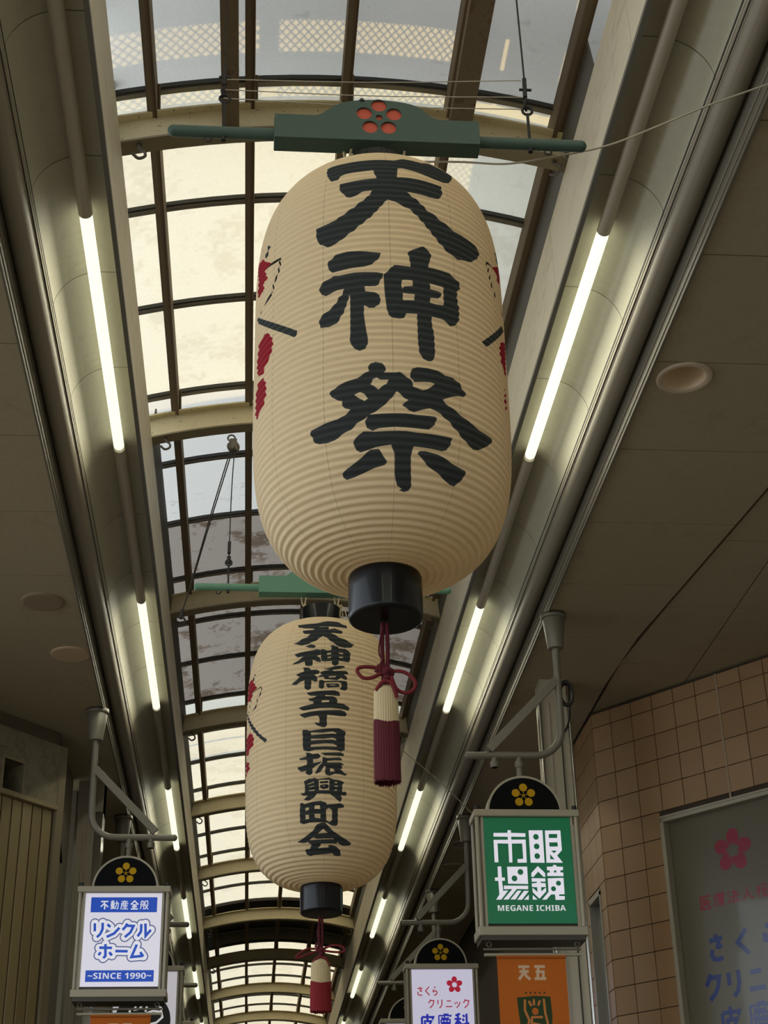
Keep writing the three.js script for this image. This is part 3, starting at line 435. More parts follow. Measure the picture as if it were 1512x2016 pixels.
// hTop: where the cord leaves the lantern, hKnot: bow, hHead: top of the fringe
function tassel(x, d, hTop, hKnot, hHead, hMid, hEnd, r, loop, label, red) {
  const o = thing('tassel', label, 'tassel', x, hEnd, d), V = (dx, h, z = 0) => new THREE.Vector3(dx, h - hEnd, z);
  part(o, 'cord', merged([tube([V(-0.006, hTop), V(-0.009, (hTop + hKnot) / 2, 0.004), V(-0.006, hKnot)], 0.0072, 16, 8), tube([V(0.008, hTop), V(0.01, (hTop + hKnot) / 2), V(0.008, hKnot)], 0.0072, 16, 8), tube([V(-0.008, hKnot, 0.004), V(-0.007, hHead)], 0.007, 6, 8), tube([V(0.008, hKnot), V(0.006, hHead)], 0.007, 6, 8)]), crimson);
  part(o, 'knot', merged([new THREE.SphereGeometry(0.02, 12, 10).translate(0, hKnot - hEnd, 0.004), new THREE.TorusGeometry(0.016, 0.008, 8, 16).rotateY(0.5).translate(-0.006, hKnot - hEnd + 0.004, 0.006), new THREE.TorusGeometry(0.014, 0.008, 8, 16).rotateX(0.7).translate(0.008, hKnot - hEnd - 0.006, 0.008), new THREE.SphereGeometry(0.014, 10, 8).translate(0.004, hKnot - hEnd - 0.022, 0.006)]), crimson);
  part(o, 'bow_loop', tube(loop.left.map(([a, b, c]) => V(a, hKnot + b, c)), 0.0066, 40, 8), crimsonBright);
  part(o, 'bow_loop', tube(loop.right.map(([a, b, c]) => V(a, hKnot + b, c)), 0.0066, 40, 8), crimsonBright);
  part(o, 'loose_strand', merged([tube([V(-0.008, hTop - 0.02, 0.01), V(-0.02, hTop - 0.09, 0.012), V(-0.018, hTop - 0.125, 0.014), V(-0.008, hTop - 0.13, 0.014), V(-0.022, hTop - 0.16, 0.014)], 0.003, 24, 6), rod(V(-0.022, hTop - 0.155, 0.014), V(-0.032, hTop - 0.18, 0.014), 0.006, 8)]), crimson);
  part(o, 'fringe_head', new THREE.SphereGeometry(r * 0.94, 28, 12, 0, Math.PI * 2, 0, Math.PI / 2).scale(1, 0.7, 0.8).translate(0, hHead - hEnd - r * 0.65, 0), silk);
  part(o, 'white_fringe', fringe(r * 0.94, r, hHead - hEnd - r * 0.63, hMid - hEnd - 0.025, 30, 0, 0.004, 5), silk, 'cream upper half of the fringe');
  part(o, 'red_fringe', fringe(r * 1.02, r * 1.05, hMid - hEnd, 0.0, 30, 0.028, 0.014, 9), red, 'dark red lower half of the fringe');
  part(o, 'red_collar', tube([V(-r * 0.8, hHead - 0.025, 0.015), V(-r * 0.4, hHead - 0.004, 0.03), V(0, hHead + 0.002, 0.03), V(r * 0.5, hHead - 0.008, 0.03), V(r * 0.85, hHead - 0.05, 0.02)], 0.007, 20, 8), crimsonBright);
  return o;
}
hangingBeam(0.426, 4.112, 4.70, greenPaint, 'dark green hanging beam with red plum crest above the large-character lantern');
lantern(0.426, 3.06, 4.72, paper(INK_FESTIVAL, GAP_FESTIVAL, RED_FESTIVAL, LINE_FESTIVAL), 'ribbed cream paper lantern with three huge black brush characters', ribbedBody(76, 0.0028));
tassel(0.42, 4.72, 2.065, 1.89, 1.845, 1.70, 1.505, 0.041, {
  left: [[-0.012, 0.006, 0.01], [-0.05, 0.012, 0.016], [-0.085, 0.008, 0.02], [-0.094, -0.006, 0.02], [-0.075, -0.028, 0.02], [-0.045, -0.026, 0.018], [-0.012, -0.006, 0.012]],
  right: [[0.012, 0.002, 0.01], [0.06, -0.004, 0.014], [0.092, -0.03, 0.016], [0.095, -0.058, 0.016], [0.07, -0.078, 0.016], [0.035, -0.064, 0.014], [0.018, -0.02, 0.012]],
}, 'red bow tassel with cream and dark red fringe under the large-character lantern', silkRed);
hangingBeam(0.40, 4.16, 9.05, greenLight, 'light green hanging beam above the lantern with a column of small characters');
lantern(0.40, 3.09, 9.05, paper(INK_ASSOCIATION, GAP_ASSOCIATION, RED_ASSOCIATION, LINE_ASSOCIATION, INK_INNER, GAP_INNER), 'ribbed cream paper lantern with a column of ten small black characters', ribbedBody(62, 0.0036));
tassel(0.395, 9.05, 2.093, 1.90, 1.853, 1.70, 1.545, 0.058, {
  left: [[-0.012, 0.004, 0.01], [-0.08, 0.0, 0.02], [-0.13, -0.03, 0.02], [-0.14, -0.05, 0.02], [-0.08, -0.03, 0.02], [-0.012, -0.006, 0.012]],
  right: [[0.012, 0.004, 0.01], [0.07, 0.022, 0.02], [0.125, 0.014, 0.02], [0.135, -0.014, 0.02], [0.08, -0.016, 0.02], [0.012, -0.006, 0.012]],
}, 'red bow tassel with broad cream and red fringe under the lantern of small characters', std('#7a0c16', 0.85, 0, { side: THREE.DoubleSide }));

// ---------------------------------------------------------------- rails, wires, hooks
for (const [x, w, size] of [[-0.2, 0.045, 'narrow'], [1.03, 0.06, 'wide']]) solo('hanging_rail', run([[x - w, 5.665], [x + w, 5.665], [x + w, 5.725], [x + w - 0.008, 5.725], [x + w - 0.008, 5.673], [x - w + 0.008, 5.673], [x - w + 0.008, 5.725], [x - w, 5.725]], BEAM - BAY + 0.01, BEAM - 0.01, 0), M.rusty, `${size} brown steel channel between two roof beams, carrying the large-character lantern`, 'rail', 'lantern hanging rails');
for (const x of [-0.18, 1.04]) {
  solo('hanging_wire', merged([tube([pt(x, 4.34, 4.70), pt(x + 0.004, 4.5, 4.70), pt(x - 0.01, 5.67, 4.70)], 0.004, 12, 6), rod(pt(x + 0.002, 4.40, 4.70), pt(x + 0.004, 4.5, 4.70), 0.009, 8), new THREE.TorusGeometry(0.02, 0.005, 6, 12).rotateY(1.2).translate(x, EYE + 4.355, -4.70), rod(pt(x - 0.02, 4.44, 4.70), pt(x + 0.03, 4.44, 4.70), 0.006, 6)]), M.wire, `dark twisted wire hanging from the ${x < 0 ? 'narrow' : 'wide'} brown channel to the dark green beam`, 'wire', 'wires of the large-character lantern');
}
for (const [a, b, which] of [[4.43, 4.49, 'uppermost'], [4.375, 4.40, 'middle'], [4.33, 4.335, 'lowest']]) solo('tie_string', tube([pt(-0.18, a, 4.70), pt(0.42, (a + b) / 2 - 0.004, 4.71), pt(1.03, b, 4.70)], 0.0022, 16, 5), M.cord, `${which} of three pale strings stretched above the dark green crest board`, 'string', 'strings over the large-character lantern');
solo('white_cable', tube([pt(0.46, 4.085, 4.76), pt(0.76, 4.10, 4.76), pt(0.96, 4.10, 4.76), pt(1.17, 4.15, 4.76), pt(1.39, 4.22, 4.76), pt(1.61, 4.335, 4.76), pt(1.84, 4.46, 4.76), pt(2.13, 4.6, 4.76)], 0.0042, 60, 6), M.cord, 'thin white cable sweeping from the large-character lantern to the side ceiling', 'cable');
for (const x of [-0.2, 1.04]) {
  solo('pulley', merged([new THREE.CylinderGeometry(0.045, 0.045, 0.025, 18).rotateX(Math.PI / 2).rotateY(0.5).translate(x, EYE + 5.46, -9.42), new THREE.BoxGeometry(0.05, 0.09, 0.045).translate(x, EYE + 5.47, -9.42), new THREE.TorusGeometry(0.025, 0.007, 6, 12).translate(x - 0.015, EYE + 5.53, -9.42)]), M.hook, `small pulley under a roof beam ${x < 0 ? 'carrying the slack ropes' : 'behind the large-character lantern'}`, 'pulley', 'pulleys of the lantern of small characters');
  solo('hoist_rope', merged([tube([pt(x + 0.01, 5.45, 9.40), pt(x, 5.0, 9.25), pt(x, 4.39, 9.05)], 0.004, 10, 5), rod(pt(x, 4.45, 9.065), pt(x, 4.55, 9.10), 0.011, 8), rod(pt(x, 4.37, 9.05), pt(x, 4.42, 9.05), 0.013, 8)]), M.wire, `thin rope down to the light green beam ${x < 0 ? 'beside the slack ropes' : 'behind the large-character lantern'}`, 'rope', 'hoist ropes of the lantern of small characters');
}
solo('slack_rope', merged([tube([pt(-0.215, 5.44, 9.40), pt(-0.33, 4.85, 9.25), pt(-0.45, 4.19, 9.08), pt(-0.49, 4.02, 9.06)], 0.0045, 20, 5), tube([pt(-0.2, 5.44, 9.40), pt(-0.325, 4.83, 9.26), pt(-0.445, 4.2, 9.09)], 0.0045, 20, 5), rod(pt(-0.485, 4.04, 9.06), pt(-0.495, 3.98, 9.06), 0.014, 8)]), M.wire, 'pair of slack ropes slanting from a pulley past the end of the light green beam', 'rope');
solo('guy_string', tube([pt(0.86, 3.16, 9.08), pt(1.2, 3.08, 9.6), pt(1.475, 3.06, 10.19)], 0.003, 12, 5), M.cord, 'thin string from the lantern of small characters to the green sign', 'string');
const hookGeometry = merged([tube([new THREE.Vector3(0, 0, 0), new THREE.Vector3(0, -0.025, 0), new THREE.Vector3(0.03, -0.045, 0), new THREE.Vector3(0.034, -0.075, 0), new THREE.Vector3(0.0, -0.098, 0), new THREE.Vector3(-0.034, -0.075, 0)], 0.0085, 28, 8), new THREE.CylinderGeometry(0.014, 0.014, 0.012, 8).translate(0, -0.004, 0)]);
for (let k = 0; k <= 7; k++) for (const u of [-1.1, 1.13]) { const o = solo('beam_hook', hookGeometry, M.hook, `${u < 0 ? 'ribbed-shopfront' : 'tiled-wall'} side steel hook under the roof beam ${beyond(k)}`, 'hook', `beam hooks on the ${u < 0 ? 'ribbed-shopfront' : 'tiled-wall'} side`); o.position.copy(pt(AXIS + u, 5.52 + arch(u), BEAM + BAY * k - 0.02)); o.rotation.y = u < 0 ? 0.3 : -0.8; }

// ---------------------------------------------------------------- lightbox signs on bent pipes
const faceMaterial = (map, glow) => new THREE.MeshStandardMaterial({ map, emissiveMap: map, emissive: new THREE.Color(1, 1, 1), emissiveIntensity: glow, roughness: 0.3 });
const crestMap = canvasMap(512, 256, (c) => { c.fillStyle = '#08090b'; c.fillRect(0, 0, 512, 256); plumCrest(c, 256, 132, 88, '#c79a1c', '#c79a1c'); });
const crestFace = phys({ map: crestMap, roughness: 0.7, specularIntensity: 0.25 });
const frameMetal = std('#a89f8a', 0.42, 0.2), frameDark = std('#4a453b', 0.5, 0.3);
const eyewearMap = canvasMap(1000, 1200, (c) => {
  c.fillStyle = '#0a5a38'; c.fillRect(0, 0, 1000, 1200);
  const id = (a, b) => [a, b];
  c.fillStyle = '#e9e6f4'; for (const p of LOGO_EYEWEAR) { outline(c, p, id); c.closePath(); c.fill(); }
  c.fillStyle = '#0a5a38'; for (const p of LOGO_EYEWEAR_GAPS) { outline(c, p, id); c.closePath(); c.fill(); }
  for (const [x, y] of LOGO_EYEWEAR_DOTS) { c.beginPath(); c.ellipse(x, y, x > 700 ? 28 : 32, x > 700 ? 28 : 33, 0, 0, 7); c.fill(); }
  c.fillStyle = '#dcdbe0'; c.font = 'bold 88px sans-serif'; c.textBaseline = 'alphabetic';
  const w = 'MEGANE ICHIBA', width = c.measureText(w).width; c.save(); c.translate(107, 1060); c.scale(774 / width, 1); c.fillText(w, 0, 0); c.restore();
});
const homeMap = canvasMap(1000, 1200, (c) => {
  c.fillStyle = '#dedbe8'; c.fillRect(0, 0, 1000, 1200);
  c.fillStyle = '#0f45b0'; c.fillRect(76, 54, 862, 196); c.fillRect(65, 993, 872, 145);
  ['fu', 'dou', 'san', 'zen', 'pan'].forEach((n, k) => glyph(c, n, 196 + k * 130, 92, 112, 122, n === 'fu' || n === 'zen' ? 17 : 11, '#e4e2ee'));
  const strokes = (width, color) => { c.strokeStyle = color; c.lineWidth = width; c.lineJoin = 'round'; c.lineCap = 'round'; for (const p of HOME_STROKES) { outline(c, p, (a, b) => [a, b]); c.stroke(); } };
  strokes(128, '#59638a'); strokes(98, '#e6e4f0');
  c.lineCap = 'butt'; c.strokeStyle = '#1a4db8'; c.lineWidth = 34; c.lineJoin = 'miter';
  for (const p of HOME_STROKES) { outline(c, p, (a, b) => [a, b]); c.stroke(); }
  c.fillStyle = '#d9d7e8'; c.font = 'bold 104px sans-serif'; const w = '~SINCE 1990~', width = c.measureText(w).width; c.save(); c.translate(90, 1100); c.scale(822 / width, 1); c.fillText(w, 0, 0); c.restore();
});
const clinicMap = canvasMap(1000, 1200, (c) => {
  c.fillStyle = '#d6d3ea'; c.fillRect(0, 0, 1000, 1200);
  blossom(c, 700, 245, 130, '#b0122f', '#d6d3ea');
  ['sa', 'ku', 'ra'].forEach((n, k) => glyph(c, n, 75 + k * 122, 265, 118, 150, 18, '#b03a4a'));
  ['ku2', 'ri', 'ni', 'tsu', 'ku2'].forEach((n, k) => glyph(c, n, 250 + k * 142, 465, 125, 150, 18, '#b03a4a'));
  ['hi', 'fu2', 'ka'].forEach((n, k) => glyph(c, n, 110 + k * 280, 690, 250, 270, n === 'fu2' ? 22 : 34, '#1e2ab0'));
  c.fillStyle = '#b03a4a'; c.fillRect(110, 1040, 790, 14);
});
const discMap = canvasMap(1000, 1200, (c) => { // white board with a black disc and loose white brush strokes
  c.fillStyle = '#d9d5de'; c.fillRect(0, 0, 1000, 1200);
  c.fillStyle = '#101010'; c.beginPath(); c.ellipse(480, 760, 440, 440, 0, 0, 7); c.fill();
  c.strokeStyle = '#e6e4e4'; c.lineCap = 'round'; c.lineWidth = 34;
  for (const p of [[420, 360, 360, 420, 350, 480, 420, 470, 520, 340], [560, 330, 540, 420, 520, 500], [650, 380, 690, 430], [740, 430, 770, 470, 760, 520], [470, 560, 640, 500, 770, 520, 790, 600, 700, 680, 540, 720], [200, 560, 330, 550], [270, 500, 270, 640]]) { outline(c, p, (a, b) => [a, b + 110]); c.stroke(); }
});
const bannerMap = canvasMap(512, 1024, (c) => {
  c.fillStyle = '#c06416'; c.fillRect(0, 0, 512, 1024);
  glyph(c, 'ten', 148, 56, 98, 108, 21, '#d8b89a'); glyph(c, 'go', 268, 58, 94, 104, 21, '#d8b89a');
  c.fillStyle = '#3a3a20'; for (let k = 0; k < 5; k++) { c.beginPath(); c.moveTo(192 + k * 34, 262); c.lineTo(210 + k * 34, 262); c.lineTo(201 + k * 34, 244); c.fill(); c.fillRect(196 + k * 34, 252, 12, 8); }
  c.fillStyle = '#2c3f1e'; c.beginPath(); c.moveTo(132, 290); c.lineTo(260, 278); c.lineTo(380, 284); c.lineTo(386, 420); c.lineTo(376, 520); c.lineTo(388, 640); c.lineTo(144, 640); c.lineTo(152, 520); c.lineTo(140, 400); c.fill();
  c.strokeStyle = '#c97b3e'; c.lineWidth = 17; c.lineCap = 'round'; c.lineJoin = 'round';
  for (const p of [[190, 310, 186, 380, 214, 450, 196, 520, 216, 620], [330, 305, 334, 400, 348, 470, 336, 540, 350, 620], [222, 320, 234, 345], [256, 308, 256, 340], [298, 318, 288, 342], [308, 430, 236, 430, 230, 470, 300, 486, 308, 530, 236, 540]]) { outline(c, p, (a, b) => [a, b]); c.stroke(); }
  c.fillStyle = '#c0661c'; c.beginPath(); c.ellipse(262, 388, 24, 26, 0, 0, 7); c.fill();
});
const bannerCloth = std('#ffffff', 0.9, 0, { map: bannerMap, side: THREE.DoubleSide });
const archShape = new THREE.Shape(); archShape.absarc(0, 0, 0.262, 0, Math.PI, false); archShape.lineTo(-0.262, 0);
const archGeometry = new THREE.ExtrudeGeometry(archShape, { depth: 0.1, bevelEnabled: false, curveSegments: 32 }).translate(0, 0, -0.05);
const archFace = new THREE.ShapeGeometry((() => { const s = new THREE.Shape(); s.absarc(0, 0, 0.246, 0, Math.PI, false); return s; })(), 32);
{ const p = archFace.attributes.position, uv = archFace.attributes.uv; for (let k = 0; k < p.count; k++) uv.setXY(k, p.getX(k) / 0.5 + 0.5, p.getY(k) / 0.25); }
// s = side of the street (1 or -1), d = depth of the pipe; local origin on the ceiling at the flange
function sign(s, d, map, glow, lightColor, label, banner) {
  const o = thing('lightbox_sign', label, 'sign', X(s, 1.755), 4.6, d), V = (u, h, z = 0) => new THREE.Vector3(s * (u - 1.755), h - 4.6, z);
  part(o, 'flange', lathe([[0, -0.04], [0.088, -0.04], [0.095, -0.03], [0.095, 0], [0, 0]], 28), M.pipe);
  part(o, 'flange_cone', lathe([[0, -0.275], [0.052, -0.275], [0.058, -0.268], [0.084, -0.04], [0, -0.04]], 28), M.pipe);
  const bend = [V(1.755, 4.33), V(1.752, 4.1), V(1.748, 3.72)]; for (let k = 1; k < 8; k++) { const a = k / 8 * Math.PI / 2; bend.push(V(1.748 - 0.2 * (1 - Math.cos(a)), 3.71 - 0.2 * Math.sin(a))); } bend.push(V(1.53, 3.51), V(1.3, 3.508), V(1.07, 3.506));
  part(o, 'bent_pipe', new THREE.TubeGeometry(new THREE.CatmullRomCurve3(bend), 70, 0.027, 12), M.pipe);
  part(o, 'pipe_end', new THREE.SphereGeometry(0.027, 12, 8).translate(V(1.07, 3.506).x, V(1.07, 3.506).y, 0), M.pipe);
  const a = V(1.74, 4.08), b = V(1.22, 3.55), len = a.distanceTo(b);
  part(o, 'brace', new RoundedBoxGeometry(len, 0.062, 0.03, 2, 0.003).rotateZ(Math.atan2(a.y - b.y, a.x - b.x)).translate((a.x + b.x) / 2, (a.y + b.y) / 2, 0.012), M.pipe);
  for (const u of [1.255, 1.43]) part(o, 'drop_pipe', merged([rod(V(u, 3.5), V(u, u < 1.3 ? 3.42 : 3.34), 0.022), new THREE.CylinderGeometry(0.034, 0.028, 0.04, 14).translate(V(u, 3.44).x, V(u, 3.44).y, 0)]), M.pipe);
  const um = 1.4375, top = part(o, 'arch_top', archGeometry, frameMetal); top.position.copy(V(um, 3.083));
  part(top, 'crest_face', archFace, crestFace, 'black half-round face with a yellow plum crest').position.z = 0.0515;
  const zf = 0.11;
  part(o, 'top_bar', new RoundedBoxGeometry(0.73, 0.05, 0.25, 2, 0.008).translate(V(um, 3.06).x, V(um, 3.06).y, 0), frameMetal);
  part(o, 'bottom_bar', new RoundedBoxGeometry(0.735, 0.06, 0.25, 2, 0.008).translate(V(um, 2.26).x, V(um, 2.26).y, 0), frameMetal);
  part(o, 'bottom_tray', new THREE.BoxGeometry(0.70, 0.03, 0.23).translate(V(um, 2.216).x, V(um, 2.216).y, 0), frameDark);
  for (const u of [1.095, 1.78]) for (const z of [-0.1, 0.1]) part(o, 'corner_post', new THREE.CylinderGeometry(0.016, 0.016, 0.78, 12).translate(V(u, 2.66).x, V(u, 2.66).y, z), frameMetal);
  for (const u of [1.128, 1.747]) part(o, 'face_edge', new THREE.BoxGeometry(0.016, 0.77, 0.02).translate(V(u, 2.66).x, V(u, 2.66).y, zf - 0.012), frameMetal);
  part(o, 'box_body', new THREE.BoxGeometry(0.63, 0.76, 0.18).translate(V(um, 2.66).x, V(um, 2.66).y, -0.005), frameDark);
  const face = part(o, 'lit_face', new THREE.PlaneGeometry(0.6, 0.72).translate(V(um, 2.672).x, V(um, 2.672).y, zf - 0.012), faceMaterial(map, glow), 'backlit printed face');
  if (lightColor) { const l = new THREE.RectAreaLight(new THREE.Color(lightColor), 0.35, 0.58, 0.7); l.position.set(V(um, 2.672).x, V(um, 2.672).y, zf + 0.01); l.rotation.y = Math.PI; o.add(l); }
  for (const u of [1.1, 1.775]) part(o, 'corner_bolt', new THREE.CylinderGeometry(0.018, 0.018, 0.03, 10).translate(V(u, 3.098).x, V(u, 3.098).y, 0.1), M.black);
  if (banner) {
    for (const u of [1.14, 1.73]) part(o, 'ring', new THREE.TorusGeometry(0.016, 0.004, 6, 12).translate(V(u, 2.182).x, V(u, 2.182).y, 0.07), M.pipe);
    part(o, 'banner_rod', rod(V(1.1, 2.148, 0.08), V(1.75, 2.148, 0.08), 0.008), M.pipe);
    part(o, 'banner_rod', rod(V(1.1, 2.108, 0.1), V(1.745, 2.108, 0.1), 0.011), frameMetal);
    const bn = thing('street_banner', `orange cloth banner with a dark green emblem under the ${banner}`, 'banner', X(s, 1.41), 1.19, d - 0.1, 'orange street banners');
    part(bn, 'cloth', (() => { const g = new THREE.PlaneGeometry(0.455, 0.9, 12, 16).translate(0, 0.45, 0), p = g.attributes.position; for (let k = 0; k < p.count; k++) p.setZ(k, 0.006 * Math.sin(p.getX(k) * 16) * (1 - p.getY(k) / 0.9)); g.computeVertexNormals(); return g; })(), bannerCloth);
    part(bn, 'hem', rod(new THREE.Vector3(-0.23, 0.905, 0), new THREE.Vector3(0.23, 0.905, 0), 0.012), std('#b25c14', 0.9));
    delete bn.userData.group;
  }
  return o;
}
sign(1, 10.31, eyewearMap, 0.5, '#3a9a6a', 'green lightbox sign with white square logo and half-round black crest on top', 'green lightbox sign');
sign(-1, 12.41, homeMap, 0.46, '#d6d6ff', 'white lightbox sign with blue outlined lettering between two blue bars', 'white and blue lightbox sign');
sign(1, 15.45, clinicMap, 0.48, '#d6d6ff', 'white lightbox sign with a red blossom and blue lettering', null);
sign(-1, 15.5, discMap, 0.42, null, 'white lightbox sign with a large black disc, half hidden behind the blue-barred sign', null);
sign(1, 18.55, clinicMap, 0.4, null, 'lightbox sign mostly hidden behind the sign with the red blossom', null);
sign(-1, 18.6, homeMap, 0.4, null, 'lightbox sign mostly hidden behind the sign with the black disc', null);
const coil = solo('cable_coil', merged([new THREE.TorusGeometry(0.075, 0.013, 8, 24).scale(0.7, 1.2, 1).translate(2.235, EYE + 4.0, -10.36), new THREE.TorusGeometry(0.07, 0.012, 8, 24).scale(0.7, 1.2, 1).rotateY(0.3).translate(2.245, EYE + 4.0, -10.38), tube([pt(2.26, 4.07, 10.36), pt(2.36, 4.0, 10.9), pt(2.42, 4.08, 11.5), pt(2.5, 4.2, 11.6)], 0.008, 20, 6)]), M.wire, 'coil of black cable tied to the pipe of the green sign', 'cable');

// ---------------------------------------------------------------- downlights and speakers in the side ceilings
function downlight(x, d, label, deep) {
  const o = thing('downlight', label, 'downlight', x, 4.6, d);
  part(o, 'trim_ring', lathe(deep ? [[0.10, 0.0], [0.12, -0.006], [0.146, -0.012], [0.155, -0.008], [0.156, 0]] : [[0.0, -0.012], [0.13, -0.014], [0.15, -0.01], [0.155, 0]], 40), deep ? std('#b09f86', 0.5) : std('#b89e7e', 0.6));
  if (deep) part(o, 'reflector', lathe([[0.0, -0.002], [0.05, -0.0025], [0.055, -0.003], [0.1, -0.0045], [0.12, -0.0065]], 40), std('#a3927a', 0.35, 0.3));
  return o;
}

// ---------------------------------------------------------------- recessed downlight: the ceiling panel carries a cup
function recessed(x, d, label) {
  const o = thing('downlight', label, 'downlight', x, 4.6, d);
  part(o, 'trim_ring', lathe([[0.118, -0.004], [0.126, -0.012], [0.148, -0.014], [0.156, -0.008], [0.156, 0]], 40), std('#c0ad92', 0.5));
  part(o, 'reflector', lathe([[0.0, 0.17], [0.07, 0.17], [0.072, 0.165]], 40), std('#dcc5a2', 0.4));
  part(o, 'cone', lathe([[0.066, 0.17], [0.09, 0.1], [0.118, 0.0], [0.122, -0.005]], 40), std('#dcc5a2', 0.35, 0, { side: THREE.DoubleSide }));
  return o;
}
recessed(CUP[0], CUP[1], 'deep round downlight in the ceiling on the tiled-wall side, unlit');
downlight(-1.44, 11.18, 'flat pale round ceiling fitting near the sign with blue bars', false);
downlight(-1.54, 10.2, 'dull brown round ceiling speaker beside the flat pale fitting', false).children[0].material = std('#8a7a60', 0.7);
downlight(2.28, 16.5, 'round ceiling fitting behind the green sign, nearer the tiled return wall', true);
downlight(2.28, 17.45, 'round ceiling fitting behind the green sign, beyond its twin', true);

// ---------------------------------------------------------------- tiled clinic corner
const groutM = std('#3d3124', 0.9);
const TILES = [0, 1, 2, 3].map((k) => std(['#9b7953', '#987650', '#9e7c56', '#96744f'][k], 0.42));
const wallR = struct('wall_right', 'tiled corner building with a slanting front', 'wall');
const corner = new THREE.Vector3(2.88, 0, -12.39), along = new THREE.Vector3(0.6457, 0, 0.7636), back = new THREE.Vector3(0, 0, -1);
const outFront = new THREE.Vector3(-0.7636, 0, 0.6457), outSide = new THREE.Vector3(-1, 0, 0);
function onWall(dir, out, u, h, off) { return new THREE.Vector3().copy(corner).addScaledVector(dir, u).addScaledVector(out, off).setY(EYE + h); }
function slab(dir, out, u0, u1, h0, h1, off, thick) { // a block lying on a wall face
  const g = new THREE.BoxGeometry(Math.abs(u1 - u0), h1 - h0, thick), c = onWall(dir, out, (u0 + u1) / 2, (h0 + h1) / 2, off + thick / 2);
  return g.rotateY(Math.atan2(out.x, out.z)).translate(c.x, c.y, c.z);
}
const WIN = [0.60, 2.6, -1.2, 3.53];
part(wallR, 'backing', slab(along, outFront, 0.0, WIN[0], -1.6, 4.6, -0.2, 0.195), groutM);
part(wallR, 'backing', slab(along, outFront, WIN[0], 3.2, WIN[3], 4.6, -0.2, 0.195), groutM);
part(wallR, 'backing', slab(along, outFront, WIN[1], 3.2, -1.6, WIN[3], -0.2, 0.195), groutM);
part(wallR, 'backing', slab(back, outSide, 0.02, 27, 3.9, 4.6, -0.2, 0.195), groutM);
part(wallR, 'backing', slab(back, outSide, 0.02, 0.2, -1.6, 3.9, -0.2, 0.195), groutM);
part(wallR, 'backing', slab(back, outSide, 0.75, 27, -1.6, 3.9, -0.2, 0.195), groutM);
const TS = 0.2165, tileGeo = {};
function tile(dir, out, u0, u1, h0, h1) {
  const key = [dir === along, (u1 - u0).toFixed(3), (h1 - h0).toFixed(3)].join();
  const g = tileGeo[key] ??= new RoundedBoxGeometry(u1 - u0 - 0.006, h1 - h0 - 0.006, 0.012, 1, 0.002).rotateY(Math.atan2(out.x, out.z));
  part(wallR, 'tile', g, TILES[Math.floor(rnd() * 4)]).position.copy(onWall(dir, out, (u0 + u1) / 2, (h0 + h1) / 2, 0.0));
}
for (let r = 0; r < 14; r++) {
  const h1 = 4.46 - r * TS, h0 = h1 - TS;
  for (let c = 0; c < 9; c++) { const u0 = c ? 0.2 + (c - 1) * TS : 0, u1 = 0.2 + c * TS; if (h0 < WIN[3] - 0.02 && u1 > WIN[0] + 0.02) { if (u0 < WIN[0] - 0.05) tile(along, outFront, u0, WIN[0], h0, h1); continue; } tile(along, outFront, u0, u1, h0, h1); }
  for (let c = 0; c < 8; c++) { const u0 = c * TS + 0.006, u1 = u0 + TS; if (h0 < 3.1 && c > 0 && c < 3) continue; tile(back, outSide, u0, u1, h0, h1); }
}
for (let c = 0; c < 9; c++) { const u0 = c ? 0.2 + (c - 1) * TS : 0; tile(along, outFront, u0, 0.2 + c * TS, 4.46, 4.585); }
for (let c = 0; c < 8; c++) tile(back, outSide, c * TS + 0.006, (c + 1) * TS + 0.006, 4.46, 4.585);
part(wallR, 'joint_strip', slab(along, outFront, 0.2 + 4.95 * TS, 0.2 + 5.02 * TS, 3.55, 4.585, 0.004, 0.008), std('#a08a6e', 0.6));
// shop window with printed film
const filmMap = canvasMap(1024, 1400, (c) => { // 1 px = 1.5 mm, origin at the top left of the pane
  c.fillStyle = '#625c48'; c.fillRect(0, 0, 1024, 1400);
  const px = (u, h) => [(u - 0.63) / 0.0015, (3.5 - h) / 0.0015];
  const [fx, fy] = px(1.20, 3.165); blossom(c, fx, fy, 112, '#8e2036', '#625c48', 0.1);
  const [cx, cy] = px(1.33, 2.93); c.fillStyle = '#6b4f42'; c.font = '62px sans-serif'; c.fillText('CLINIC', cx, cy);
  ['i', 'ryo', 'hou', 'jin', 'sakura', 'i', 'kai'].forEach((n, k) => { const [x, y] = px(0.845 + k * 0.128, 2.87); glyph(c, n, x, y, 72, 72, 9, '#8c2030'); });
  ['sa', 'ku', 'ra'].forEach((n, k) => { const [x, y] = px(0.87 + k * 0.235, 2.575); glyph(c, n, x, y, 112, 140, 24, '#1c2f70'); });
  ['ku2', 'ri', 'ni', 'tsu', 'ku2'].forEach((n, k) => { const [x, y] = px(0.80 + k * 0.19, 2.29); glyph(c, n, x, y, 112, 140, 24, '#1c2f70'); });
  ['hi', 'fu2', 'ka'].forEach((n, k) => { const [x, y] = px(0.90 + k * 0.25, 2.03); glyph(c, n, x, y, 135, 150, n === 'fu2' ? 13 : 20, '#233272'); });
});
const shopWindow = struct('window_20', 'shop window with red and blue clinic lettering on frosted film', 'window');
const glassPane = new THREE.PlaneGeometry(1.536, 2.1);
{ const c = onWall(along, outFront, 0.63 + 0.768, 3.5 - 1.05, -0.05); glassPane.rotateY(Math.atan2(outFront.x, outFront.z)).translate(c.x, c.y, c.z); }
part(shopWindow, 'pane', glassPane, phys({ map: filmMap, roughness: 0.28, clearcoat: 0.35, clearcoatRoughness: 0.05 }));
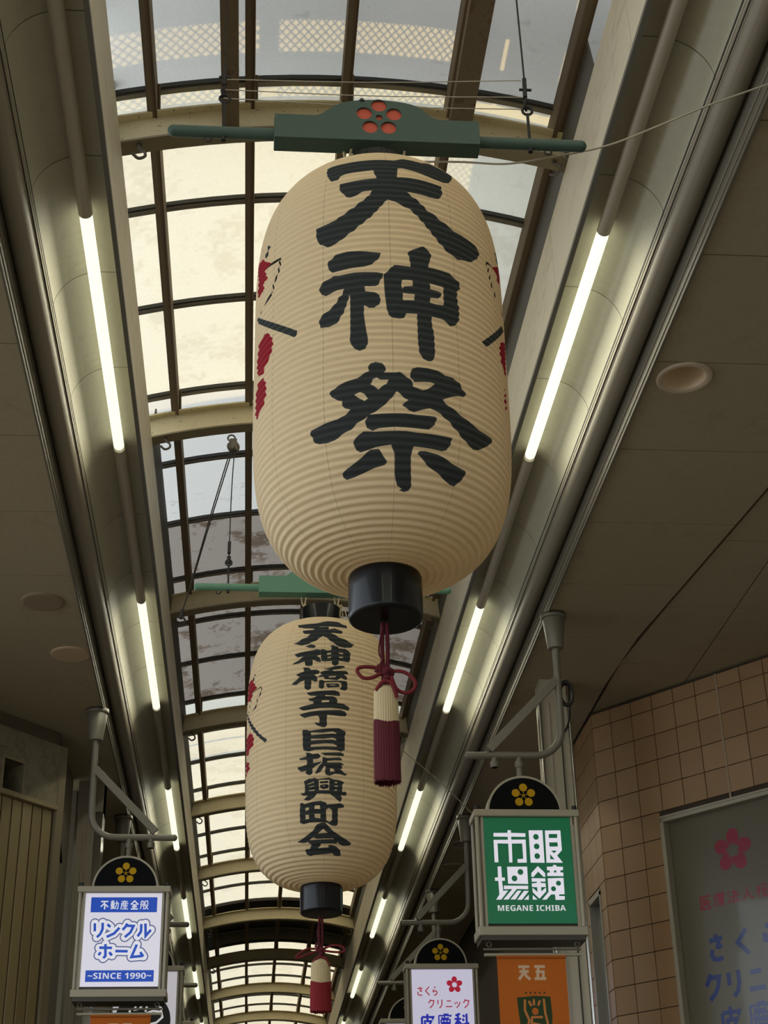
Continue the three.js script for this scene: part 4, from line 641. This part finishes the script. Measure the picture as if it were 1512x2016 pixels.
part(shopWindow, 'frame', merged([slab(along, outFront, WIN[0], WIN[0] + 0.035, -1.2, WIN[3], -0.06, 0.08), slab(along, outFront, WIN[0], WIN[1], WIN[3] - 0.03, WIN[3], -0.06, 0.08), slab(along, outFront, WIN[0], WIN[1], WIN[3] + 0.004, WIN[3] + 0.022, -0.02, 0.035)]), std('#a39a84', 0.45, 0.3));
part(shopWindow, 'lower_panel', slab(along, outFront, WIN[0], WIN[1], -1.6, 1.4, -0.09, 0.03), M.wall);
// narrow window in the return wall
const sideWindow = struct('window_21', 'narrow glazed slot in the tiled return wall', 'window');
part(sideWindow, 'pane', slab(back, outSide, 0.22, 0.65, -1.6, 3.1, -0.06, 0.006), phys({ color: '#5d6a62', roughness: 0.08, metalness: 0.1, clearcoat: 1, clearcoatRoughness: 0.03 }));
part(sideWindow, 'frame', merged([slab(back, outSide, 0.2, 0.23, -1.6, 3.12, -0.07, 0.085), slab(back, outSide, 0.63, 0.66, -1.6, 3.12, -0.07, 0.085), slab(back, outSide, 0.2, 0.66, 3.09, 3.14, -0.07, 0.085)]), std('#9b9486', 0.35, 0.5));

// ---------------------------------------------------------------- steel-clad columns
const mirror = std('#b9b6ae', 0.12, 0.95), satin = std('#b8ad94', 0.35, 0.25);
const colR = thing('steel_column', 'steel-clad square column beside the tiled corner', 'column', 2.39, -1.6, 11.7);
part(colR, 'cladding', box(2.29, 2.5, -1.6, 4.6, 11.6, 11.82).translate(-2.39, -EYE + 1.6, 11.7), satin);
part(colR, 'mirror_edge', box(2.262, 2.288, -1.6, 4.45, 11.57, 11.63, 0.01).translate(-2.39, -EYE + 1.6, 11.7), mirror);
part(colR, 'mirror_edge', box(2.502, 2.525, -1.6, 4.45, 11.57, 11.63, 0.01).translate(-2.39, -EYE + 1.6, 11.7), mirror);
part(colR, 'seam_bead', box(2.345, 2.353, -1.6, 4.4, 11.59, 11.6).translate(-2.39, -EYE + 1.6, 11.7), M.rail);
part(colR, 'seam_bead', box(2.432, 2.44, -1.6, 4.4, 11.585, 11.6).translate(-2.39, -EYE + 1.6, 11.7), M.railDark);
const marble = std('#ffffff', 0.3, 0, { map: stained(256, 256, [150, 140, 120], [104, 94, 76], 0.5, 0.08, 91) });
const colL = thing('stone_column', 'speckled stone column with a polished metal edge behind the ribbed shopfront', 'column', -1.55, -1.6, 14.45);
part(colL, 'shaft', box(-1.66, -1.5, -1.6, 4.3, 14.35, 14.6).translate(1.55, -EYE + 1.6, 14.45), marble);
part(colL, 'polished_edge', box(-1.498, -1.43, -1.6, 4.6, 14.36, 14.6).translate(1.55, -EYE + 1.6, 14.45), mirror);
part(colL, 'ledge', box(-1.67, -1.43, 4.3, 4.6, 14.34, 14.6).translate(1.55, -EYE + 1.6, 14.45), M.wall);

// ---------------------------------------------------------------- ribbed shopfront on the other side
const wallL = struct('wall_left', 'ribbed shopfront with a plain upper band and a slanting face', 'wall');
const cornerL = new THREE.Vector3(-1.70, 0, -12.95), alongL = new THREE.Vector3(-0.6264, 0, 0.7795), outL = new THREE.Vector3(0.7795, 0, 0.6264);
function slabL(u0, u1, h0, h1, off, thick) { const g = new THREE.BoxGeometry(u1 - u0, h1 - h0, thick), c = new THREE.Vector3().copy(cornerL).addScaledVector(alongL, (u0 + u1) / 2).addScaledVector(outL, off + thick / 2); return g.rotateY(Math.atan2(outL.x, outL.z)).translate(c.x, EYE + (h0 + h1) / 2, c.z); }
const bandM = std('#ffffff', 0.5, 0, { map: stained(256, 256, [128, 120, 96], [108, 98, 74], 0.5, 0.01, 95) }), ribM = [std('#877751', 0.4), std('#80704b', 0.4), std('#8b7b56', 0.4)];
part(wallL, 'upper_band', slabL(-0.02, 0.385, 3.93, 4.47, -0.1, 0.1), bandM);
part(wallL, 'upper_band', slabL(0.605, 3.2, 3.93, 4.47, -0.1, 0.1), bandM);
part(wallL, 'upper_band', slabL(0.385, 0.605, 4.2, 4.47, -0.1, 0.1), bandM);
part(wallL, 'vent_duct', merged([slabL(0.37, 0.385, 3.9, 4.22, -0.7, 0.6), slabL(0.605, 0.62, 3.9, 4.22, -0.7, 0.6), slabL(0.37, 0.62, 4.2, 4.215, -0.7, 0.6), slabL(0.37, 0.62, 3.9, 3.93, -0.7, 0.6), slabL(0.37, 0.62, 3.9, 4.22, -0.72, 0.02)]), bandM, 'deep square vent opening');
part(wallL, 'vent_frame', merged([slabL(0.37, 0.62, 4.2, 4.222, -0.02, 0.03), slabL(0.37, 0.385, 3.93, 4.2, -0.02, 0.025), slabL(0.605, 0.62, 3.93, 4.2, -0.02, 0.025)]), std('#8a7c5e', 0.5));
part(wallL, 'cornice', slabL(-0.03, 3.2, 4.47, 4.6, -0.1, 0.07), std('#5d5340', 0.7));
part(wallL, 'ledge', slabL(-0.02, 3.2, 3.895, 3.935, -0.1, 0.125), std('#8c7d5c', 0.45));
part(wallL, 'rib_backing', slabL(-0.02, 3.2, -1.6, 3.9, -0.24, 0.14), ribM[1]);
const ribG = new RoundedBoxGeometry(0.1, 5.49, 0.08, 2, 0.006).rotateY(Math.atan2(outL.x, outL.z));
for (let k = 0; k < 27; k++) { const c = new THREE.Vector3().copy(cornerL).addScaledVector(alongL, 0.055 + k * 0.1145).addScaledVector(outL, -0.06); const m = part(wallL, 'rib_board', ribG, ribM[k % 3]); m.position.set(c.x, EYE + 1.147, c.z); }
part(wallL, 'corner_post', slabL(-0.1, -0.02, -1.6, 4.47, -0.12, 0.125), std('#7c7056', 0.45));
const returnM = std('#6b6250', 0.65);
part(wallL, 'return_face', box(-1.95, -1.72, -1.6, 4.6, 13.02, 14.3), returnM);
part(wallL, 'return_face', box(-1.95, -1.72, -1.6, 4.6, 14.65, D1), returnM);
part(wallL, 'edge_bar', rod(pt(-1.70, 4.02, 13.05), pt(-1.69, 3.62, 13.6), 0.014, 8), M.black);
// ---------------------------------------------------------------- a strip of tape stuck to a grimy pane
solo('tape_patch', merged([[-0.44, 13.02, 0.9], [-0.475, 13.22, 0.55], [-0.415, 13.2, -0.5]].map(([x, d, a]) => new THREE.BoxGeometry(0.035, 0.003, 0.2).rotateY(a).translate(x, EYE + 5.856 + arch(x - AXIS), -d))), std('#b07a45', 0.8), 'orange-brown crossed tape stuck under a grimy roof pane', 'tape');
renderer.render(scene, camera);
